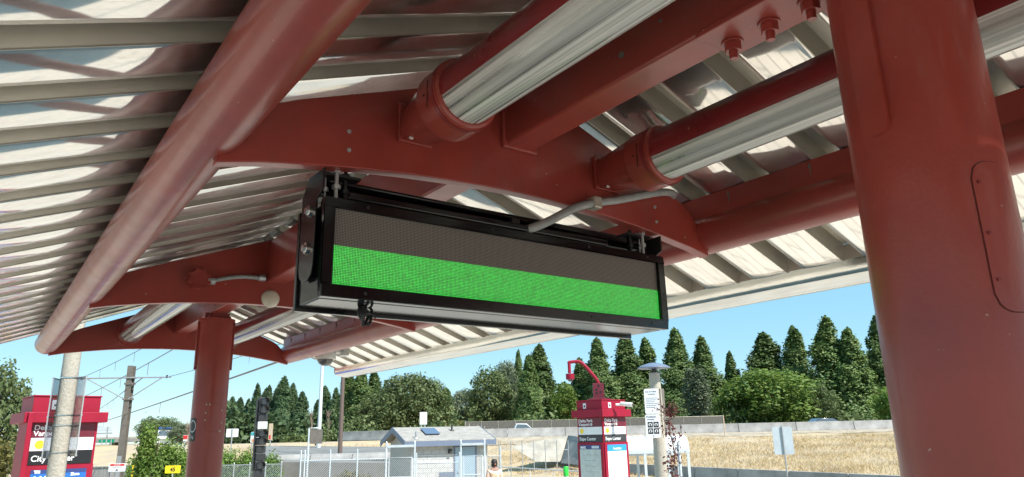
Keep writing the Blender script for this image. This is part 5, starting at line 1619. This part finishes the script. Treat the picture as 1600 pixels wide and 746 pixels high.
# ================================================================== rail signal
GV = 16.0
q = at(404, 746, GV); sgl = thing('rail_signal', 'tall black rail signal stack right of the far column', 'signal', (q.x, q.y, -.36), FACE + rad(36))
zg = lambda py: at(410, py, GV).z + .36
mb = MB(); mb.cyl((0, 0, 0), (0, 0, zg(740)), .05, .05, 12); mb.build('mast', M['signalblack'], sgl)
mb = MB(); mb.box(-.135, -.105, .02, .09, zg(735), zg(626)); mb.build('back_spine', M['signalblack'], sgl)
ys = [621, 634, 646.5, 659, 671, 683.5, 696, 708, 720.5, 733, 746]
for k in range(len(ys) - 1):
    z1_, z0_ = zg(ys[k]), zg(ys[k + 1])
    lens = k in (0, 1, 4, 5, 8)
    mb = MB(); mb.box(-.10, .10, -.05, .12, z0_ + .004, z1_ - .004); hd = mb.build('signal_head', M['signalblack'] if k != 3 else M['whiteplastic'], sgl, bevel=.012)
    if lens:
        zc = (z0_ + z1_) / 2
        mb = MB(); mb.cyl((0, -.05, zc), (0, -.058, zc), .072, .07, 20); mb.build('lens', M['lens_dark'], hd)
        mb = MB(); A = [rad(-20 + 220 * i / 14) for i in range(15)]
        vs = [(r_ * math.cos(a), y, zc + r_ * math.sin(a)) for y, r_ in ((-.05, .082), (-.19, .078)) for a in A] + [(r_ * math.cos(a), y, zc + r_ * math.sin(a)) for y, r_ in ((-.05, .076), (-.19, .072)) for a in A]
        fs = []
        for i in range(14):
            fs += [(i, i + 1, 15 + i + 1, 15 + i), (30 + i, 45 + i, 45 + i + 1, 30 + i + 1), (15 + i, 15 + i + 1, 45 + i + 1, 45 + i)]
        mb.add(vs, fs, True); mb.build('visor', M['signalblack'], hd)

# ================================================================== overhead line
WV = 36.0
q = at(196, 660, WV); pole = thing('overhead_line_pole', 'weathered steel overhead line pole with crossarm left of far column', 'pole', (q.x, q.y, -.9), FACE)
Hp = at(206, 572, WV).z + .9
mb = MB()
for x0, x1, y0, y1 in ((-.14, .14, -.15, -.125), (-.14, .14, .125, .15), (-.012, .012, -.124, .124)): mb.box(x0, x1, y0, y1, 0, Hp)
mb.build('shaft', M['polesteel'], pole)
za = at(200, 590.5, WV).z + .9; X0 = uv_of(at(126, 590, WV))[0] - uv_of(q)[0]; X1 = uv_of(at(270, 590, WV))[0] - uv_of(q)[0]; zb = at(200, 624, WV).z + .9
mb = MB(); mb.cyl((X0, -.17, za), (X1, -.17, za - .03), .042, .035, 8); mb.build('crossarm', M['steel'], pole)
for x in (X0 * .85, X1 * .82):
    mb = MB(); mb.cyl((x, -.17, za), (.1 if x > 0 else -.1, -.17, zb), .03, .03, 8); mb.build('strut', M['steel'], pole)
for z in (za, za - .3, zb):
    mb = MB(); mb.box(-.19, .19, -.19, .19, z - .05, z + .05); mb.build('clamp_band', M['polesteel'], pole)
for x in (X0 * .93, X1 * .9):
    mb = MB(); mb.lathe([(.02, -.1), (.06, -.08), (.02, -.05), (.06, -.03), (.02, 0), (.06, .03), (.02, .06)], c=(x, -.17, za + .02), n=10); mb.build('insulator', M['darkgrey'], pole)
mb = MB(); mb.box(-.10, .10, -.19, -.152, .9, 1.9); mb.build('cable_guard', M['steel'], pole)
WIRES = [((131, 589, WV), (262, 523), 'upper left contact line running to the canopy'), ((131, 620, WV), (330, 512), 'second overhead wire crossing left of the far column'),
         ((263, 589, WV), (470, 527), 'overhead wire leaving the right end of the crossarm'), ((137, 666, 60), (470, 553), 'lowest overhead wire passing behind the far column'),
         ((154, 640, 70), (196, 610), 'short steep wire between kiosk and overhead pole')]
for (p0, p1, lb) in WIRES:
    A = at(*p0)
    B = at_z(p1[0], p1[1], A.z) if lb.startswith(('upper', 'second', 'overhead', 'lowest')) else at(p1[0], p1[1], WV)
    n_ = 14; pts = []
    for k in range(n_ + 1):
        s = k / n_; p = A.lerp(B, s); p.z -= .06 * 4 * s * (1 - s); pts.append(p)
    # carry the wire on past the near end, above the canopy
    pts.append(B + (B - A) * .25)
    ww = thing('overhead_wire', lb, 'wire', (A.x, A.y, A.z), group='overhead line wires')
    mb = MB(); mb.tube([p - A for p in pts], .013 if p0[2] < 50 else .02, 5); mb.build('wire', M['polesteel'], ww)
    for k in (4, 7, 10):
        p = pts[k] - A; mb = MB(); mb.cyl(p, p + Vector((0, 0, -.35)), .008, .008, 5); mb.build('dropper', M['polesteel'], ww)

# ================================================================== left background
v = 38.5
a = at(118, 700, v); b = at(300, 700, v); w_ = (b - a).length; H = at(200, 728, v).z + 1.0
fn = thing('slatted_fence', 'grey slatted fence below the dry mound left of far column', 'fence', (a.x, a.y, -1.0), FACE)
sl = None; x = 0.0; r6 = random.Random(3)
mb = MB()
while x < w_:
    mb.box(x, x + .07, -.012 + r6.uniform(-.006, .006), .012, .03, H - r6.uniform(0, .05)); x += .085
o = mb.build('slat', M['greyslat'], fn); o['kind'] = 'stuff'
for k in range(7):
    mb = MB(); x = w_ * k / 6; mb.cyl((x, -.04, 0), (x, -.04, H + .05), .035, .035, 8); mb.build('post', M['steel'], fn)
mb = MB(); mb.cyl((0, -.05, H - .02), (w_, -.05, H - .02), .022, .022, 8); mb.build('top_rail', M['steel'], fn)
q = at(232, 720, 28); zt_ = at(232, 657, 28).z + 1
bush('tall bright green leafy bush left of the far column', Vector((q.x, q.y, -1.0)), zt_, .62, 'leaf_bright', 31, n=4200, leaf=.06)
q = at(258, 720, 29.2); bush('rounded bright green bush right of the tall leafy one', Vector((q.x, q.y, -1.0)), at(258, 692, 29.2).z + 1.15, .95, 'leaf_bright', 32, n=5200, leaf=.06)
q = at(214, 735, 38); bush('low green bush at the foot of the overhead line pole', Vector((q.x, q.y, -1.0)), at(214, 708, 38).z + 1, .8, 'leaf_bright', 33, n=2400, leaf=.055)
q = at(300, 720, 36); bush('green hedge behind the far column by the 45 sign', Vector((q.x, q.y, -1.0)), at(300, 702, 36).z + 1.2, 1.5, 'hedge', 34, n=5200, leaf=.06)
for k, (px, lb) in enumerate(((352, 'bright hedge section touching the far column'), (388, 'bright hedge section left of the signal'), (424, 'bright hedge section right of the signal'))):
    q = at(px, 720, 34); bush(lb, Vector((q.x, q.y, -1.0)), at(px, 703, 34).z + 1.12, .85, 'hedge', 40 + k, n=4800, leaf=.05, name='hedge', cat='hedge', flat=.7, group='hedge behind the chain-link fence')
# dry mound
mc = at(160, 712, 78); zt_ = at(160, 696, 78).z + 1.0
mb = MB(); mb.lathe([(0.0005, zt_), (2.0, zt_ * .96), (5.0, zt_ * .7), (9.0, zt_ * .25), (13, 0)], n=40)
o = mb.build('dry_mound', M['drygrass'], loc=(mc.x, mc.y, -1.0)); struct(o)
# overpass, gantry and traffic far left
OV = 150.0
a = at(100, 688, OV); b = at(236, 688, OV); w_ = uv_of(b)[0] - uv_of(a)[0]; zt_ = at(165, 683.5, OV).z; zb_ = at(165, 692, OV).z
ov = thing('overpass', 'distant concrete highway overpass behind the dry mound', 'bridge', (a.x, a.y, -1.0), FACE)
mb = MB(); mb.box(0, w_, 0, 9, zb_ + 1.0, zt_ + 1 - .35); mb.build('deck', M['barrier'], ov, bevel=.05)
mb = MB(); mb.box(0, w_, 0, .3, zt_ + 1 - .349, zt_ + 1.0); mb.build('parapet', M['concrete'], ov)
for f in (.15, .5, .85):
    mb = MB(); mb.box(w_ * f - .6, w_ * f + .6, 2, 3.2, 0, zb_ + 1.0); mb.build('pier', M['concrete'], ov)
board('distant green highway sign above the dry mound', 154, 179, 686.5, 692.5, OV - 6, 'hwgreen', -1.0, posts=2)
gv = 135.0
t, w_, h, z = board('distant overhead sign gantry, white back, left of the overhead pole', 145, 175, 667, 675, gv, 'palewhite', -1.0, posts=2, back=True)
mb = MB(); mb.box(-w_ * .62, w_ * .62, -.5, -.35, z - .45, z - .2); mb.build('catwalk', M['steel'], t)
mb = MB(); mb.box(-w_ * .5, 0, -.02, -.008, z + h, z + h * 1.35); mb.build('upper_panel', M['palewhite'], t)
# semi truck on the left road
tv = 118.0
q = at(256, 701, tv); tk = thing('semi_truck', 'white and blue semi truck coming along the road left of far column', 'truck', (q.x, q.y, q.z), FACE + rad(24))
mb = MB(); mb.box(-1.15, 1.15, 1.3, 11, 1.1, 3.2); mb.build('trailer', M['carwhite'], tk, bevel=.05)
mb = MB(); mb.prism([(-2.6 + 1.6, .6), (1.1, .6), (1.1, 2.9), (.1, 2.95), (-.2, 1.75), (-1.0, 1.6)], -1.1, 1.1, axis='x'); cb = mb.build('cab', M['carwhite'], tk, bevel=.06)
mb = MB(); mb.box(-1.0, 1.0, -.1, .6, 2.96, 3.3); mb.build('wind_deflector', M['truckblue'], cb, bevel=.05)
mb = MB(); mb.box(-.95, .95, -.16, -.10, 1.85, 2.65); mb.build('windscreen', M['glass'], cb)
mb = MB(); mb.box(-.6, .6, -1.08, -1.0, .7, 1.5); mb.build('grille', M['chrome'], cb)
for s in (-1, 1):
    mb = MB(); mb.box(s * .85 - .18, s * .85 + .18, -1.06, -1.0, .8, 1.1); mb.build('headlight', M['whiteplastic'], cb)
    for y in (-.3, 2.2, 11.2):
        mb = MB(); mb.cyl((s * .8, y, .5), (s * 1.15, y, .5), .5, .5, 16); mb.build('wheel', M['rubber'], tk)
# raise of ground that carries this road
mb = MB(); p_ = [guv(-85, 104), guv(-40, 104), guv(-40, 140), guv(-85, 140)]
zq = at(256, 701, tv).z - .03
mb.add([(p.x, p.y, zq) for p in p_], [(0, 1, 2, 3)]); struct(mb.build('left_road', M['asphalt']))

# ================================================================== person
pv = 25.0
q = at(772.5, 740, pv)
pz = -1.0
person = thing('person', 'dark-haired person seen from behind in pale orange top beside the hut gate', 'person', (q.x, q.y, pz), FACE + rad(20))
hgt = at(772, 719, pv).z - pz
S = hgt / 1.75
J = {'pelvis': (0, 0, .93, .15), 'belly': (0, 0, 1.10, .145), 'chest': (0, -.01, 1.30, .17), 'neckb': (0, -.01, 1.46, .085), 'neck': (0, -.015, 1.53, .055), 'head0': (0, -.02, 1.60, .085), 'head1': (0, -.02, 1.69, .085),
     'shl': (-.18, 0, 1.40, .075), 'ell': (-.25, .02, 1.13, .05), 'wrl': (-.24, -.08, .90, .035), 'hal': (-.235, -.12, .80, .03),
     'shr': (.18, 0, 1.40, .075), 'elr': (.25, .02, 1.13, .05), 'wrr': (.25, -.06, .90, .035), 'har': (.245, -.10, .80, .03),
     'hil': (-.10, 0, .88, .11), 'knl': (-.11, -.08, .50, .07), 'anl': (-.11, .05, .09, .045), 'tol': (-.12, -.10, .035, .035),
     'hir': (.10, 0, .88, .11), 'knr': (.11, .03, .50, .07), 'anr': (.11, .16, .11, .045), 'tor': (.12, .03, .035, .035)}
E_ = [('pelvis', 'belly'), ('belly', 'chest'), ('chest', 'neckb'), ('neckb', 'neck'), ('neck', 'head0'), ('head0', 'head1'), ('neckb', 'shl'), ('shl', 'ell'), ('ell', 'wrl'), ('wrl', 'hal'), ('neckb', 'shr'), ('shr', 'elr'), ('elr', 'wrr'), ('wrr', 'har'),
      ('pelvis', 'hil'), ('hil', 'knl'), ('knl', 'anl'), ('anl', 'tol'), ('pelvis', 'hir'), ('hir', 'knr'), ('knr', 'anr'), ('anr', 'tor')]
# fingers and thumb, each its own short chain
for s, hnd, sg_ in (('l', 'hal', -1), ('r', 'har', 1)):
    hx, hy, hz_, _ = J[hnd]
    for f in range(4):
        J[f'f{s}{f}a'] = (hx + sg_ * .01, hy + .022 - .016 * f, hz_ - .05, .010); J[f'f{s}{f}b'] = (hx - sg_ * .005, hy + .02 - .018 * f, hz_ - .10 + .008 * abs(f - 1.5), .008)
        E_ += [(hnd, f'f{s}{f}a'), (f'f{s}{f}a', f'f{s}{f}b')]
    J[f't{s}a'] = (hx - sg_ * .02, hy - .04, hz_ - .01, .011); J[f't{s}b'] = (hx - sg_ * .03, hy - .06, hz_ - .045, .009)
    E_ += [(hnd, f't{s}a'), (f't{s}a', f't{s}b')]
names = list(J); me = bpy.data.meshes.new('body')
me.from_pydata([Vector(J[k][:3]) * S for k in names], [(names.index(a), names.index(b)) for a, b in E_], [])
body = bpy.data.objects.new('body', me); col.objects.link(body); body.parent = person
sk = body.modifiers.new('skin', 'SKIN')
for i, k in enumerate(names):
    r_ = J[k][3] * S; me.skin_vertices[0].data[i].radius = (r_, r_ * (.72 if k in ('pelvis', 'belly', 'chest') else 1))
me.skin_vertices[0].data[0].use_root = True
body.modifiers.new('sub', 'SUBSURF').levels = 2; body.modifiers['sub'].render_levels = 2
me.materials.append(M['skin'])
def skinned(name, keys, edges, grow, m):
    me = bpy.data.meshes.new(name); ks = keys
    me.from_pydata([Vector(J[k][:3]) * S for k in ks], [(ks.index(a), ks.index(b)) for a, b in edges], [])
    o = bpy.data.objects.new(name, me); col.objects.link(o); o.parent = person
    o.modifiers.new('skin', 'SKIN')
    for i, k in enumerate(ks):
        r_ = (J[k][3] + grow) * S; me.skin_vertices[0].data[i].radius = (r_, r_ * (.76 if k in ('pelvis', 'belly', 'chest') else 1))
    me.skin_vertices[0].data[0].use_root = True
    o.modifiers.new('sub', 'SUBSURF').levels = 2; o.modifiers['sub'].render_levels = 2
    me.materials.append(M[m]); return o
skinned('top', ['pelvis', 'belly', 'chest', 'neckb', 'shl', 'ell', 'shr', 'elr'], [('pelvis', 'belly'), ('belly', 'chest'), ('chest', 'neckb'), ('neckb', 'shl'), ('shl', 'ell'), ('neckb', 'shr'), ('shr', 'elr')], .022, 'vest')
skinned('trousers', ['pelvis', 'hil', 'knl', 'anl', 'hir', 'knr', 'anr'], [('pelvis', 'hil'), ('hil', 'knl'), ('knl', 'anl'), ('pelvis', 'hir'), ('hir', 'knr'), ('knr', 'anr')], .016, 'trousers')
mb = MB(); n = 18
prof = [(0.0005, .13), (.05, .122), (.085, .09), (.102, .04), (.104, -.02), (.10, -.07), (.088, -.11), (.06, -.13)]
for r_, z in [(0, 0)]: pass
mb.lathe([(r_ * S, z * S) for r_, z in prof], c=(0, .01 * S, 1.655 * S), n=20); mb.build('hair', M['hair'], person)
# face on the far side
for s in (-1, 1):
    mb = MB(); mb.lathe([(0.0005, -.012), (.010, -.006), (.012, 0), (.010, .006), (0.0005, .012)], c=(s * .034 * S, -.105 * S, 1.655 * S), n=10); mb.build('eye', M['sticker'], person)
    mb = MB(); mb.lathe([(0.0005, -.03), (.014, -.015), (.016, .01), (0.0005, .03)], c=(s * .103 * S, -.02 * S, 1.64 * S), n=8); mb.build('ear', M['skin'], person)
mb = MB(); mb.tube([(0, -.10 * S, 1.66 * S), (0, -.125 * S, 1.61 * S), (0, -.10 * S, 1.60 * S)], [.008, .015, .01], 8); mb.build('nose', M['skin'], person)
mb = MB(); mb.tube([(-.025 * S, -.100 * S, 1.565 * S), (0, -.107 * S, 1.56 * S), (.025 * S, -.100 * S, 1.565 * S)], .006, 6); mb.build('mouth', M['redprint'], person)
